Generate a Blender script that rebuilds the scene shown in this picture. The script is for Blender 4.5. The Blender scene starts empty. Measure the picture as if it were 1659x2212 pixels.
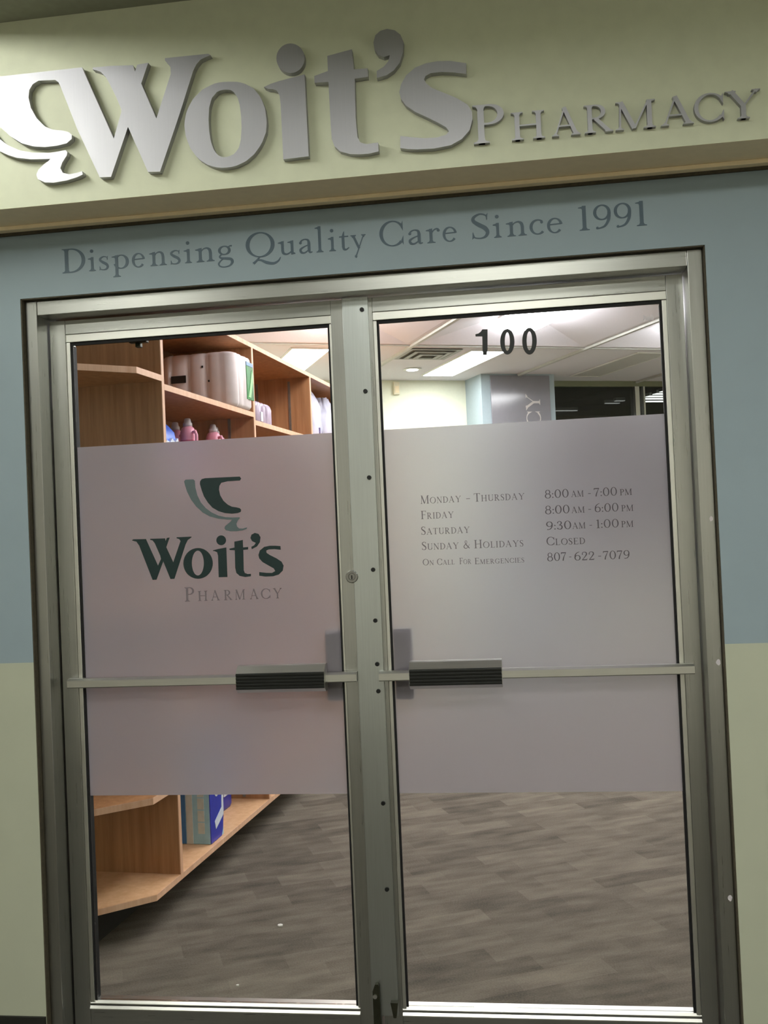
import bpy, bmesh, math, random
from mathutils import Vector, Matrix
random.seed(7)
C = bpy.context.scene.collection
scene = bpy.context.scene
PI = math.pi

# ------------------------------------------------------------------ camera
def make_camera():
    yaw, pitch, roll = math.radians(7.5762), math.radians(1.0942), math.radians(2.4955)
    cy, sy, cp, sp, cr, sr = math.cos(yaw), math.sin(yaw), math.cos(pitch), math.sin(pitch), math.cos(roll), math.sin(roll)
    R = Matrix(((cy, -sy, 0), (sy, cy, 0), (0, 0, 1))) @ Matrix(((1, 0, 0), (0, cp, -sp), (0, sp, cp))) @ Matrix(((cr, 0, sr), (0, 1, 0), (-sr, 0, cr)))
    M = (R @ Matrix(((1, 0, 0), (0, 0, -1), (0, 1, 0)))).to_4x4()
    M.translation = Vector((0.43225, -2.67271, 1.45832))
    cd = bpy.data.cameras.new('camera')
    cd.sensor_fit = 'HORIZONTAL'; cd.sensor_width = 36.0; cd.lens = 36.0 * 2100 / 1659
    cd.clip_start = 0.05; cd.clip_end = 60
    co = bpy.data.objects.new('camera', cd); C.objects.link(co); co.matrix_world = M
    scene.camera = co
make_camera()

# ------------------------------------------------------------------ world, exposure
w = bpy.data.worlds.new('world'); scene.world = w; w.use_nodes = True
w.node_tree.nodes['Background'].inputs[0].default_value = (0.8, 0.85, 0.8, 1)
w.node_tree.nodes['Background'].inputs[1].default_value = 0.02
vs = scene.view_settings
vs.view_transform = 'Standard'; vs.look = 'None'; vs.gamma = 1.0; vs.exposure = 0.0; vs.use_curve_mapping = False
try:
    scene.cycles.use_denoising = True; scene.cycles.max_bounces = 10; scene.cycles.diffuse_bounces = 5
    scene.cycles.glossy_bounces = 4; scene.cycles.transmission_bounces = 8; scene.cycles.transparent_max_bounces = 12
    scene.cycles.sample_clamp_indirect = 6.0
except Exception:
    pass
RECESS = 0.10
# strengths of the lamps of the place (each lamp is built further down)
HALL_NEAR, HALL_FAR, HALL_REAR, STORE_TROFFER, STORE_WRAP = 110.0, 13.0, 19.0, 26.0, 27.0

# ------------------------------------------------------------------ materials
def srgb(r, g, b):
    f = lambda c: ((c / 255) / 12.92) if c / 255 <= 0.04045 else ((c / 255 + 0.055) / 1.055) ** 2.4
    return (f(r), f(g), f(b), 1)
def mat(name, col, rough=0.6, metal=0.0, noise=0.06, scale=40, stretch=(1, 1, 1), bump=0.0, spec=0.4, coat=0.0):
    m = bpy.data.materials.new(name); m.use_nodes = True
    nt = m.node_tree; b = nt.nodes['Principled BSDF']
    b.inputs['Roughness'].default_value = rough; b.inputs['Metallic'].default_value = metal
    b.inputs['Specular IOR Level'].default_value = spec; b.inputs['Coat Weight'].default_value = coat
    tc = nt.nodes.new('ShaderNodeTexCoord'); mp = nt.nodes.new('ShaderNodeMapping'); mp.inputs['Scale'].default_value = stretch
    nz = nt.nodes.new('ShaderNodeTexNoise'); nz.inputs['Scale'].default_value = scale; nz.inputs['Detail'].default_value = 5
    nt.links.new(tc.outputs['Object'], mp.inputs[0]); nt.links.new(mp.outputs[0], nz.inputs['Vector'])
    rp = nt.nodes.new('ShaderNodeValToRGB')
    rp.color_ramp.elements[0].position = 0.3; rp.color_ramp.elements[1].position = 0.7
    rp.color_ramp.elements[0].color = tuple(max(0, c * (1 - noise)) for c in col[:3]) + (1,)
    rp.color_ramp.elements[1].color = tuple(min(1, c * (1 + noise)) for c in col[:3]) + (1,)
    nt.links.new(nz.outputs['Fac'], rp.inputs[0]); nt.links.new(rp.outputs[0], b.inputs['Base Color'])
    if bump:
        bp = nt.nodes.new('ShaderNodeBump'); bp.inputs['Strength'].default_value = bump; bp.inputs['Distance'].default_value = 0.002
        nt.links.new(nz.outputs['Fac'], bp.inputs['Height']); nt.links.new(bp.outputs[0], b.inputs['Normal'])
    return m
def emit(name, col, s):
    m = bpy.data.materials.new(name); m.use_nodes = True; nt = m.node_tree
    for n in list(nt.nodes): nt.nodes.remove(n)
    o = nt.nodes.new('ShaderNodeOutputMaterial'); e = nt.nodes.new('ShaderNodeEmission')
    e.inputs[0].default_value = col; e.inputs[1].default_value = s
    nt.links.new(e.outputs[0], o.inputs[0]); return m
def wall_paint():                       # blue above a paint line, cream below it
    m = mat('wall_paint', (1, 1, 1, 1), 0.55, noise=0.0, scale=60)
    nt = m.node_tree; b = nt.nodes['Principled BSDF']
    tc = nt.nodes.new('ShaderNodeTexCoord'); sx = nt.nodes.new('ShaderNodeSeparateXYZ')
    gt = nt.nodes.new('ShaderNodeMath'); gt.operation = 'GREATER_THAN'; gt.inputs[1].default_value = 1.1194
    mx = nt.nodes.new('ShaderNodeMix'); mx.data_type = 'RGBA'
    nz = nt.nodes.new('ShaderNodeTexNoise'); nz.inputs['Scale'].default_value = 9; nz.inputs['Detail'].default_value = 6
    m2 = nt.nodes.new('ShaderNodeMix'); m2.data_type = 'RGBA'; m2.blend_type = 'MULTIPLY'; m2.inputs[0].default_value = 0.10
    mx.inputs[6].default_value = PAINT_CREAM; mx.inputs[7].default_value = PAINT_BLUE
    nt.links.new(tc.outputs['Object'], sx.inputs[0]); nt.links.new(sx.outputs['Z'], gt.inputs[0]); nt.links.new(gt.outputs[0], mx.inputs[0])
    nt.links.new(tc.outputs['Object'], nz.inputs['Vector'])
    nt.links.new(mx.outputs[2], m2.inputs[6]); nt.links.new(nz.outputs['Fac'], m2.inputs[7]); nt.links.new(m2.outputs[2], b.inputs['Base Color'])
    return m
def carpet():
    m = mat('carpet', (1, 1, 1, 1), 0.95, spec=0.1); nt = m.node_tree; b = nt.nodes['Principled BSDF']
    tc = nt.nodes.new('ShaderNodeTexCoord'); mp = nt.nodes.new('ShaderNodeMapping'); mp.inputs['Rotation'].default_value = (0, 0, -math.radians(24.5))
    nt.links.new(tc.outputs['Object'], mp.inputs[0])
    br = nt.nodes.new('ShaderNodeTexBrick'); br.inputs['Scale'].default_value = 1.0
    br.inputs['Brick Width'].default_value = 0.33; br.inputs['Row Height'].default_value = 0.11; br.inputs['Mortar Size'].default_value = 0.0
    br.inputs['Color1'].default_value = (0.15, 0.15, 0.15, 1); br.inputs['Color2'].default_value = (1, 1, 1, 1); br.offset = 0.37
    st = nt.nodes.new('ShaderNodeMapping'); st.inputs['Scale'].default_value = (5, 16, 1)
    nt.links.new(mp.outputs[0], st.inputs[0])
    n1 = nt.nodes.new('ShaderNodeTexNoise'); n1.inputs['Scale'].default_value = 1.0; n1.inputs['Detail'].default_value = 4
    nt.links.new(mp.outputs[0], br.inputs['Vector']); nt.links.new(st.outputs[0], n1.inputs['Vector'])
    n2 = nt.nodes.new('ShaderNodeTexNoise'); n2.inputs['Scale'].default_value = 170; n2.inputs['Detail'].default_value = 3
    nt.links.new(tc.outputs['Object'], n2.inputs['Vector'])
    a = nt.nodes.new('ShaderNodeMix'); a.data_type = 'FLOAT'; a.inputs[0].default_value = 0.72
    nt.links.new(br.outputs['Color'], a.inputs[2]); nt.links.new(n1.outputs['Fac'], a.inputs[3])
    a2 = nt.nodes.new('ShaderNodeMix'); a2.data_type = 'FLOAT'; a2.inputs[0].default_value = 0.3
    nt.links.new(a.outputs[0], a2.inputs[2]); nt.links.new(n2.outputs['Fac'], a2.inputs[3])
    rp = nt.nodes.new('ShaderNodeValToRGB'); e = rp.color_ramp.elements
    e[0].position = 0.28; e[0].color = CARPET_DARK; e[1].position = 0.72; e[1].color = CARPET_LIGHT
    nt.links.new(a2.outputs[0], rp.inputs[0]); nt.links.new(rp.outputs[0], b.inputs['Base Color'])
    bp = nt.nodes.new('ShaderNodeBump'); bp.inputs['Strength'].default_value = 0.5; bp.inputs['Distance'].default_value = 0.003
    nt.links.new(n2.outputs['Fac'], bp.inputs['Height']); nt.links.new(bp.outputs[0], b.inputs['Normal'])
    return m
def wood(name, dark, light, rough=0.45):
    m = mat(name, (1, 1, 1, 1), rough, spec=0.35); nt = m.node_tree; b = nt.nodes['Principled BSDF']
    tc = nt.nodes.new('ShaderNodeTexCoord'); mp = nt.nodes.new('ShaderNodeMapping'); mp.inputs['Scale'].default_value = (30, 30, 1.6)
    nz = nt.nodes.new('ShaderNodeTexNoise'); nz.inputs['Scale'].default_value = 1.2; nz.inputs['Detail'].default_value = 8; nz.inputs['Roughness'].default_value = 0.65
    rp = nt.nodes.new('ShaderNodeValToRGB'); rp.color_ramp.elements[0].color = dark; rp.color_ramp.elements[1].color = light
    rp.color_ramp.elements[0].position = 0.3; rp.color_ramp.elements[1].position = 0.7
    nt.links.new(tc.outputs['Object'], mp.inputs[0]); nt.links.new(mp.outputs[0], nz.inputs['Vector'])
    nt.links.new(nz.outputs['Fac'], rp.inputs[0]); nt.links.new(rp.outputs[0], b.inputs['Base Color'])
    return m
def brushed(name, col, rough, stretch):
    m = mat(name, col, rough, 1.0, noise=0.035, scale=6, stretch=stretch); nt = m.node_tree
    nz = [n for n in nt.nodes if n.type == 'TEX_NOISE'][0]
    mr = nt.nodes.new('ShaderNodeMapRange'); mr.inputs[3].default_value = rough * 0.85; mr.inputs[4].default_value = rough * 1.15
    nt.links.new(nz.outputs['Fac'], mr.inputs[0]); nt.links.new(mr.outputs[0], nt.nodes['Principled BSDF'].inputs['Roughness'])
    return m
def pane_glass(name, tint=(1, 1, 1, 1), refl=1.0):
    m = bpy.data.materials.new(name); m.use_nodes = True; nt = m.node_tree
    for n in list(nt.nodes): nt.nodes.remove(n)
    o = nt.nodes.new('ShaderNodeOutputMaterial'); mx = nt.nodes.new('ShaderNodeMixShader'); fr = nt.nodes.new('ShaderNodeFresnel'); fr.inputs[0].default_value = 1.35
    t = nt.nodes.new('ShaderNodeBsdfTransparent'); t.inputs[0].default_value = tint
    g = nt.nodes.new('ShaderNodeBsdfGlossy'); g.inputs['Roughness'].default_value = 0.01
    ml = nt.nodes.new('ShaderNodeMath'); ml.operation = 'MULTIPLY'; ml.inputs[1].default_value = refl
    nt.links.new(fr.outputs[0], ml.inputs[0]); nt.links.new(ml.outputs[0], mx.inputs[0])
    nt.links.new(t.outputs[0], mx.inputs[1]); nt.links.new(g.outputs[0], mx.inputs[2]); nt.links.new(mx.outputs[0], o.inputs[0])
    return m
def frosted():
    m = bpy.data.materials.new('frosted_film'); m.use_nodes = True; nt = m.node_tree
    for n in list(nt.nodes): nt.nodes.remove(n)
    o = nt.nodes.new('ShaderNodeOutputMaterial'); mx = nt.nodes.new('ShaderNodeMixShader'); mx.inputs[0].default_value = 0.32
    d = nt.nodes.new('ShaderNodeBsdfDiffuse'); t = nt.nodes.new('ShaderNodeBsdfTranslucent'); r = nt.nodes.new('ShaderNodeBsdfRefraction')
    r.inputs['IOR'].default_value = 1.25; r.inputs['Roughness'].default_value = 0.52
    m2 = nt.nodes.new('ShaderNodeMixShader'); m2.inputs[0].default_value = 0.58
    nz = nt.nodes.new('ShaderNodeTexNoise'); nz.inputs['Scale'].default_value = 300
    tc = nt.nodes.new('ShaderNodeTexCoord'); nt.links.new(tc.outputs['Object'], nz.inputs['Vector'])
    rp = nt.nodes.new('ShaderNodeValToRGB'); rp.color_ramp.elements[0].color = FILM_A; rp.color_ramp.elements[1].color = FILM_B
    nt.links.new(nz.outputs['Fac'], rp.inputs[0]); d.inputs[0].default_value = FILM_FACE; nt.links.new(rp.outputs[0], t.inputs[0])
    nt.links.new(d.outputs[0], mx.inputs[1]); nt.links.new(t.outputs[0], mx.inputs[2])
    nt.links.new(mx.outputs[0], m2.inputs[1]); nt.links.new(r.outputs[0], m2.inputs[2]); nt.links.new(m2.outputs[0], o.inputs[0])
    return m
PAINT_CREAM, PAINT_BLUE = srgb(180, 184, 164), srgb(144, 160, 168)
CARPET_DARK, CARPET_LIGHT = srgb(68, 63, 57), srgb(126, 117, 105)
FILM_FACE = srgb(180, 174, 182)
FILM_A, FILM_B = srgb(206, 200, 212), srgb(214, 208, 220)
M = dict(
    paint=wall_paint(), cream=mat('fascia_cream', srgb(214, 218, 192), 0.5, noise=0.03, scale=25),
    soffit_bounce=mat('soffit_bounce_cream', srgb(240, 222, 186), 0.6, noise=0.03), joint_shadow=mat('joint_shadow_brown', srgb(70, 64, 50), 0.8, noise=0.2, scale=90),
    alu=brushed('anodised_aluminium', srgb(178, 179, 175), 0.29, (40, 40, 1)), alu_rail=brushed('anodised_aluminium_rail', srgb(178, 179, 175), 0.29, (1, 40, 40)), alu_plate=brushed('plate_aluminium', srgb(196, 201, 200), 0.31, (40, 40, 1)), alu_bright=brushed('bar_aluminium', srgb(215, 215, 210), 0.3, (1, 40, 40)),
    bead=brushed('bead_aluminium', srgb(220, 220, 214), 0.34, (2, 40, 2)), gasket=mat('black_rubber', srgb(14, 13, 14), 0.7, noise=0.2),
    grip=mat('grip_black', srgb(18, 20, 18), 0.35, noise=0.25, scale=60), screw=mat('screw_black', srgb(12, 13, 13), 0.5, noise=0.3),
    chrome=brushed('satin_chrome', srgb(150, 150, 148), 0.16, (10, 10, 10)), bolt=mat('bolt_dark', srgb(52, 52, 40), 0.45, metal=0.6, noise=0.2),
    sign=brushed('brushed_sign_metal', srgb(178, 178, 183), 0.54, (60, 1, 1)),
    vinyl=mat('dark_vinyl', srgb(74, 92, 104), 0.5, noise=0.06), ink2=mat('darker_grey_vinyl', srgb(88, 82, 88), 0.6, noise=0.1), ink=mat('grey_vinyl', srgb(118, 111, 118), 0.6, noise=0.1),
    teal=mat('teal_vinyl', srgb(20, 42, 42), 0.45, noise=0.08), teal_grey=mat('teal_grey_vinyl', srgb(84, 98, 100), 0.5, noise=0.06),
    purple_ink=mat('mauve_grey_vinyl', srgb(112, 102, 108), 0.6, noise=0.1), black=mat('number_black', srgb(14, 18, 18), 0.4, noise=0.2),
    glass=pane_glass('door_glass', (0.95, 0.97, 0.95, 1), 0.6), dark_glass=pane_glass('dark_window_glass', (0.5, 0.52, 0.5, 1), 1.0), film=frosted(),
    hall_floor=mat('hall_tile', srgb(58, 54, 44), 0.4, noise=0.12, scale=5), hall_ceiling=mat('hall_ceiling_paint', srgb(150, 152, 135), 0.8, noise=0.05),
    hall_wall=mat('hall_wall_paint', srgb(214, 210, 198), 0.7, noise=0.05), basevinyl=mat('black_cove_base', srgb(34, 34, 30), 0.5, noise=0.15),
    carpet=carpet(), store_wall=mat('store_cream', srgb(228, 230, 210), 0.6, noise=0.02), store_blue=mat('store_blue_paint', srgb(160, 174, 181), 0.6, noise=0.03),
    tile=mat('ceiling_white', srgb(224, 220, 226), 0.85, noise=0.03, scale=120), runner=mat('grid_runner_grey', srgb(190, 190, 185), 0.5, noise=0.04),
    trof=emit('troffer_diffuser', (0.98, 0.97, 1.0, 1), STORE_TROFFER), wrap=emit('wrap_diffuser', (0.98, 0.95, 1.0, 1), STORE_WRAP),
    halln=emit('hall_diffuser', (1.0, 1.0, 0.93, 1), HALL_NEAR), hallr=emit('hall_rear_diffuser', (1.0, 1.0, 0.93, 1), HALL_REAR), hallf=emit('hall_far_diffuser', (1.0, 1.0, 0.93, 1), HALL_FAR),
    down=emit('downlight_lens', (1, 1, 0.97, 1), 6.0), strip=emit('strip_diffuser', (1, .95, 1, 1), 5.0), dimstrip=emit('far_strip', (1, 0.95, 1, 1), 1.0),
    white_metal=mat('white_metal', srgb(228, 228, 224), 0.45, noise=0.03), offwhite=mat('unlit_diffuser', srgb(205, 203, 200), 0.4, noise=0.03),
    grille=mat('grille_grey', srgb(150, 150, 146), 0.5, noise=0.1), olive=mat('olive_frame_paint', srgb(118, 120, 92), 0.6, noise=0.06), beige=mat('beige_plastic', srgb(224, 216, 188), 0.5, noise=0.04),
    wood=wood('oak_panel', srgb(156, 108, 72), srgb(192, 142, 100)), edge=wood('maple_edge', srgb(216, 166, 132), srgb(238, 196, 164)),
    deck=wood('deck_wood', srgb(214, 164, 120), srgb(234, 190, 148)), kick=mat('kick_black', srgb(30, 26, 22), 0.8, noise=0.2),
    board=mat('grey_gloss_board', srgb(128, 126, 134), 0.12, noise=0.04, spec=0.5), board_ink=mat('pale_board_letter', srgb(196, 190, 188), 0.4, noise=0.05),
    dark_room=mat('dark_room', srgb(104, 98, 86), 0.9, noise=0.3, scale=3), steel=mat('shelf_standard_steel', srgb(150, 150, 146), 0.4, metal=0.8, noise=0.1),
    paper=mat('paper_white', srgb(238, 224, 222), 0.55, noise=0.04, scale=18, bump=0.3), green=mat('label_green', srgb(52, 120, 62), 0.4, noise=0.4, scale=14),
    lime=mat('label_lime', srgb(150, 205, 140), 0.4, noise=0.1), label_blue=mat('label_blue', srgb(120, 150, 180), 0.4, noise=0.1),
    code=mat('print_black', srgb(40, 32, 28), 0.6, noise=0.3, scale=70), bagblue=mat('bag_blue', srgb(64, 112, 224), 0.35, noise=0.2, scale=12),
    bagwhite=mat('bag_print_white', srgb(226, 232, 244), 0.4, noise=0.06), pink=mat('bottle_pink', srgb(246, 168, 190), 0.3, noise=0.05, spec=0.5),
    cap=mat('cap_grey', srgb(196, 186, 188), 0.4, noise=0.06), pinkdark=mat('bottle_label_rose', srgb(200, 90, 120), 0.35, noise=0.08),
    lilac=mat('lilac_wrap', srgb(176, 160, 178), 0.25, noise=0.2, scale=25, spec=0.6), white_bag=mat('white_plastic_bag', srgb(214, 214, 232), 0.3, noise=0.08, scale=14, bump=0.6, spec=0.5),
    violet=mat('bag_violet_print', srgb(120, 112, 160), 0.4, noise=0.2), lightblue=mat('carton_light_blue', srgb(168, 216, 238), 0.4, noise=0.05),
    midblue=mat('carton_mid_blue', srgb(64, 124, 186), 0.4, noise=0.08), navy=mat('carton_navy', srgb(40, 52, 168), 0.35, noise=0.1), silver=mat('carton_grey_band', srgb(212, 222, 222), 0.4, noise=0.06),
    crumb=mat('paper_scrap', srgb(225, 222, 215), 0.8, noise=0.05), smudge=mat('sticker_residue', srgb(214, 208, 212), 0.9, noise=0.1),
)

# ------------------------------------------------------------------ mesh helpers
def nb(): return bmesh.new()
def box(bm, x0, x1, y0, y1, z0, z1, bev=0.0, f=None):
    vs_ = [bm.verts.new(p) for p in ((x0, y0, z0), (x1, y0, z0), (x1, y1, z0), (x0, y1, z0), (x0, y0, z1), (x1, y0, z1), (x1, y1, z1), (x0, y1, z1))]
    fs = [bm.faces.new([vs_[i] for i in q]) for q in ((3, 2, 1, 0), (4, 5, 6, 7), (0, 1, 5, 4), (1, 2, 6, 5), (2, 3, 7, 6), (3, 0, 4, 7))]
    if bev:
        bmesh.ops.bevel(bm, geom=list({e for q in fs for e in q.edges}), offset=bev, segments=2, affect='EDGES', profile=0.6)
    elif f:
        for v in vs_: v.co = f(v.co)
    return vs_
def prism(bm, pts, d0, d1, f):
    """closed outline pts (2-D) extruded between depths d0 and d1; f(a, b, depth) -> xyz"""
    area = sum(pts[i][0] * pts[(i + 1) % len(pts)][1] - pts[(i + 1) % len(pts)][0] * pts[i][1] for i in range(len(pts)))
    if area < 0: pts = pts[::-1]
    A = [bm.verts.new(f(p[0], p[1], d0)) for p in pts]; B = [bm.verts.new(f(p[0], p[1], d1)) for p in pts]
    bm.faces.new(A); bm.faces.new(B[::-1]); n = len(pts)
    for i in range(n): bm.faces.new((A[i], B[i], B[(i + 1) % n], A[(i + 1) % n]))
def ring_prism(bm, outer, inner, d0, d1, f):
    """outline with a hole: both resampled to the same angles about the hole's centre"""
    cx = sum(p[0] for p in inner) / len(inner); cz = sum(p[1] for p in inner) / len(inner); N = 56
    def samp(poly):
        out = []
        for k in range(N):
            a = 2 * PI * k / N; dx, dz = math.cos(a), math.sin(a); best = None
            for i in range(len(poly)):
                x0, z0 = poly[i]; x1, z1 = poly[(i + 1) % len(poly)]
                ex, ez = x1 - x0, z1 - z0; den = dx * ez - dz * ex
                if abs(den) < 1e-12: continue
                t = ((x0 - cx) * ez - (z0 - cz) * ex) / den; s = ((x0 - cx) * dz - (z0 - cz) * dx) / den
                if t > 0 and -1e-9 <= s <= 1 + 1e-9 and (best is None or t > best): best = t
            out.append((cx + dx * best, cz + dz * best))
        return out
    o, i = samp(outer), samp(inner)
    V = [[bm.verts.new(f(p[0], p[1], d)) for p in q] for q in (o, i) for d in (d0, d1)]
    for k in range(N):
        l = (k + 1) % N
        bm.faces.new((V[0][k], V[0][l], V[2][l], V[2][k])); bm.faces.new((V[1][l], V[1][k], V[3][k], V[3][l]))
        bm.faces.new((V[0][l], V[0][k], V[1][k], V[1][l])); bm.faces.new((V[2][k], V[2][l], V[3][l], V[3][k]))
def lathe(bm, prof, o=(0, 0, 0), n=24, axis='Z', sx=1.0, sy=1.0):
    rings = []
    for r, h in prof:
        row = []
        for k in range(n):
            a = 2 * PI * k / n; x, y = r * math.cos(a) * sx, r * math.sin(a) * sy
            p = (o[0] + x, o[1] + y, o[2] + h) if axis == 'Z' else (o[0] + x, o[1] + h, o[2] + y)
            row.append(bm.verts.new(p))
        rings.append(row)
    for A, B in zip(rings, rings[1:]):
        for k in range(n): bm.faces.new((A[k], A[(k + 1) % n], B[(k + 1) % n], B[k]))
    bm.faces.new(rings[0][::-1]); bm.faces.new(rings[-1])
def tube(bm, pts, r, n=8):
    P = [Vector(p) for p in pts]; rows = []
    for i, p in enumerate(P):
        t = (P[min(i + 1, len(P) - 1)] - P[max(i - 1, 0)]).normalized()
        a = t.orthogonal().normalized() if i == 0 else (rows[-1][1] - t * rows[-1][1].dot(t)).normalized()
        b = t.cross(a); rr = r[i] if isinstance(r, (list, tuple)) else r
        rows.append(([bm.verts.new(p + rr * (math.cos(2 * PI * k / n) * a + math.sin(2 * PI * k / n) * b)) for k in range(n)], a))
    for (A, _), (B, _) in zip(rows, rows[1:]):
        for k in range(n): bm.faces.new((A[k], A[(k + 1) % n], B[(k + 1) % n], B[k]))
    bm.faces.new(rows[0][0][::-1]); bm.faces.new(rows[-1][0])
def obj(name, bm, m, parent=None, smooth=False, label=None):
    bmesh.ops.recalc_face_normals(bm, faces=bm.faces[:])
    me = bpy.data.meshes.new(name); bm.to_mesh(me); bm.free()
    for mm in (m if isinstance(m, (list, tuple)) else [m]): me.materials.append(mm)
    if smooth:
        for p in me.polygons: p.use_smooth = True
    o = bpy.data.objects.new(name, me); C.objects.link(o)
    if parent: o.parent = parent
    if label: o['label'] = label
    return o
def tag(o, label, cat, group=None):
    o['label'] = label; o['category'] = cat
    if group: o['group'] = group
    return o
def thing(name, label, cat, group=None, loc=(0, 0, 0), rz=0.0):
    o = bpy.data.objects.new(name, None); C.objects.link(o); o.empty_display_size = 0.05
    o.location = loc; o.rotation_euler = (0, 0, rz)
    return tag(o, label, cat, group)
def struct(name, bm=None, m=None, label=None, cat=None):
    if bm is None:
        o = bpy.data.objects.new(name, None); C.objects.link(o); o.empty_display_size = 0.05
    else: o = obj(name, bm, m)
    o['kind'] = 'structure'
    if label: o['label'] = label
    if cat: o['category'] = cat
    return o
def dup(root, **kw):
    r = root.copy(); C.objects.link(r)
    for ch in list(root.children):
        c = ch.copy(); C.objects.link(c); c.parent = r
        for g in list(ch.children):
            d = g.copy(); C.objects.link(d); d.parent = c
    for k, v in kw.items():
        if k == 'loc': r.location = v
        elif k == 'rz': r.rotation_euler = (0, 0, v)
        else: r[k] = v
    return r

# ------------------------------------------------------------------ serif lettering (cap height 1, baseline 0)
T, t_ = 0.135, 0.05
def lerp(a, b, u): return a + (b - a) * u
def rib(pts, ws):
    """polyline with half-open ends and a width at each point -> closed outline"""
    L, R = [], []
    for i, p in enumerate(pts):
        a = pts[max(0, i - 1)]; b = pts[min(len(pts) - 1, i + 1)]
        dx, dy = b[0] - a[0], b[1] - a[1]; l = math.hypot(dx, dy) or 1; nx, ny = -dy / l, dx / l
        L.append((p[0] + nx * ws[i] / 2, p[1] + ny * ws[i] / 2)); R.append((p[0] - nx * ws[i] / 2, p[1] - ny * ws[i] / 2))
    return ('strip', L, R)
def spl(pts, ws, n=7):
    P = [pts[0]] + list(pts) + [pts[-1]]; W = [ws[0]] + list(ws) + [ws[-1]]; out, ow = [], []
    for i in range(1, len(P) - 2):
        for k in range(n + (1 if i == len(P) - 3 else 0)):
            u = k / n; q = []
            for d in (0, 1):
                a, b, c, e = P[i - 1][d], P[i][d], P[i + 1][d], P[i + 2][d]
                q.append(0.5 * (2 * b + (c - a) * u + (2 * a - 5 * b + 4 * c - e) * u * u + (3 * b - a - 3 * c + e) * u ** 3))
            out.append(tuple(q)); ow.append(lerp(W[i], W[i + 1], u))
    return rib(out, ow)
def arc(cx, cy, rx, ry, a0, a1, tw=T, tn=t_, stress=0, n=30):
    pts, ws = [], []
    for k in range(n + 1):
        a = math.radians(lerp(a0, a1, k / n)); pts.append((cx + rx * math.cos(a), cy + ry * math.sin(a)))
        ws.append(tn + (tw - tn) * abs(math.cos(a - math.radians(stress))) ** 1.6)
    return rib(pts, ws)
def line(a, b, w0, w1=None): return rib([a, b], [w0, w0 if w1 is None else w1])
def poly(*p): return ('poly', list(p))
def dot(x, y, r): return ('poly', [(x + r * math.cos(2 * PI * k / 16), y + r * math.sin(2 * PI * k / 16)) for k in range(16)])
def sb(x, w=T, y=0.0, l=0.10, r=0.10, s=1):      # foot serif; s=-1 for a head serif
    return poly((x - w / 2 - l, y), (x + w / 2 + r, y), (x + w / 2 + r, y + s * 0.028), (x + w / 2 + 0.03, y + s * 0.05), (x + w / 2, y + s * 0.11), (x - w / 2, y + s * 0.11), (x - w / 2 - 0.03, y + s * 0.05), (x - w / 2 - l, y + s * 0.028))
def stem(x, y0, y1, w=T): return line((x, y0), (x, y1), w)
def flag(x, y, w=T): return poly((x - w / 2 - 0.12, y - 0.075), (x - w / 2 - 0.12, y - 0.045), (x + w / 2, y + 0.012), (x + w / 2, y - 0.14), (x - w / 2, y - 0.14), (x - w / 2 - 0.02, y - 0.09))
def SS(k=1.0, w=0.6, T=T):
    p = [(w * .84, .74), (w * .80, .9), (w * .5, .975), (w * .18, .87), (w * .15, .72), (w * .42, .56), (w * .72, .42), (w * .86, .25), (w * .74, .08), (w * .45, .025), (w * .14, .09), (w * .1, .26)]
    ww = [.03, .045, .06, .095, .115, .15, .15, .115, .09, .05, .045, .03]
    return [spl([(x * k, y * k) for x, y in p], [q * (k if k == 1 else 0.72) for q in ww]), poly((w * .84 * k, .70 * k), (w * .9 * k, 1.0 * k), (w * .78 * k, .9 * k)), poly((w * .09 * k, .30 * k), (w * .05 * k, 0), (w * .2 * k, .09 * k))]
LT = 0.105
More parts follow.
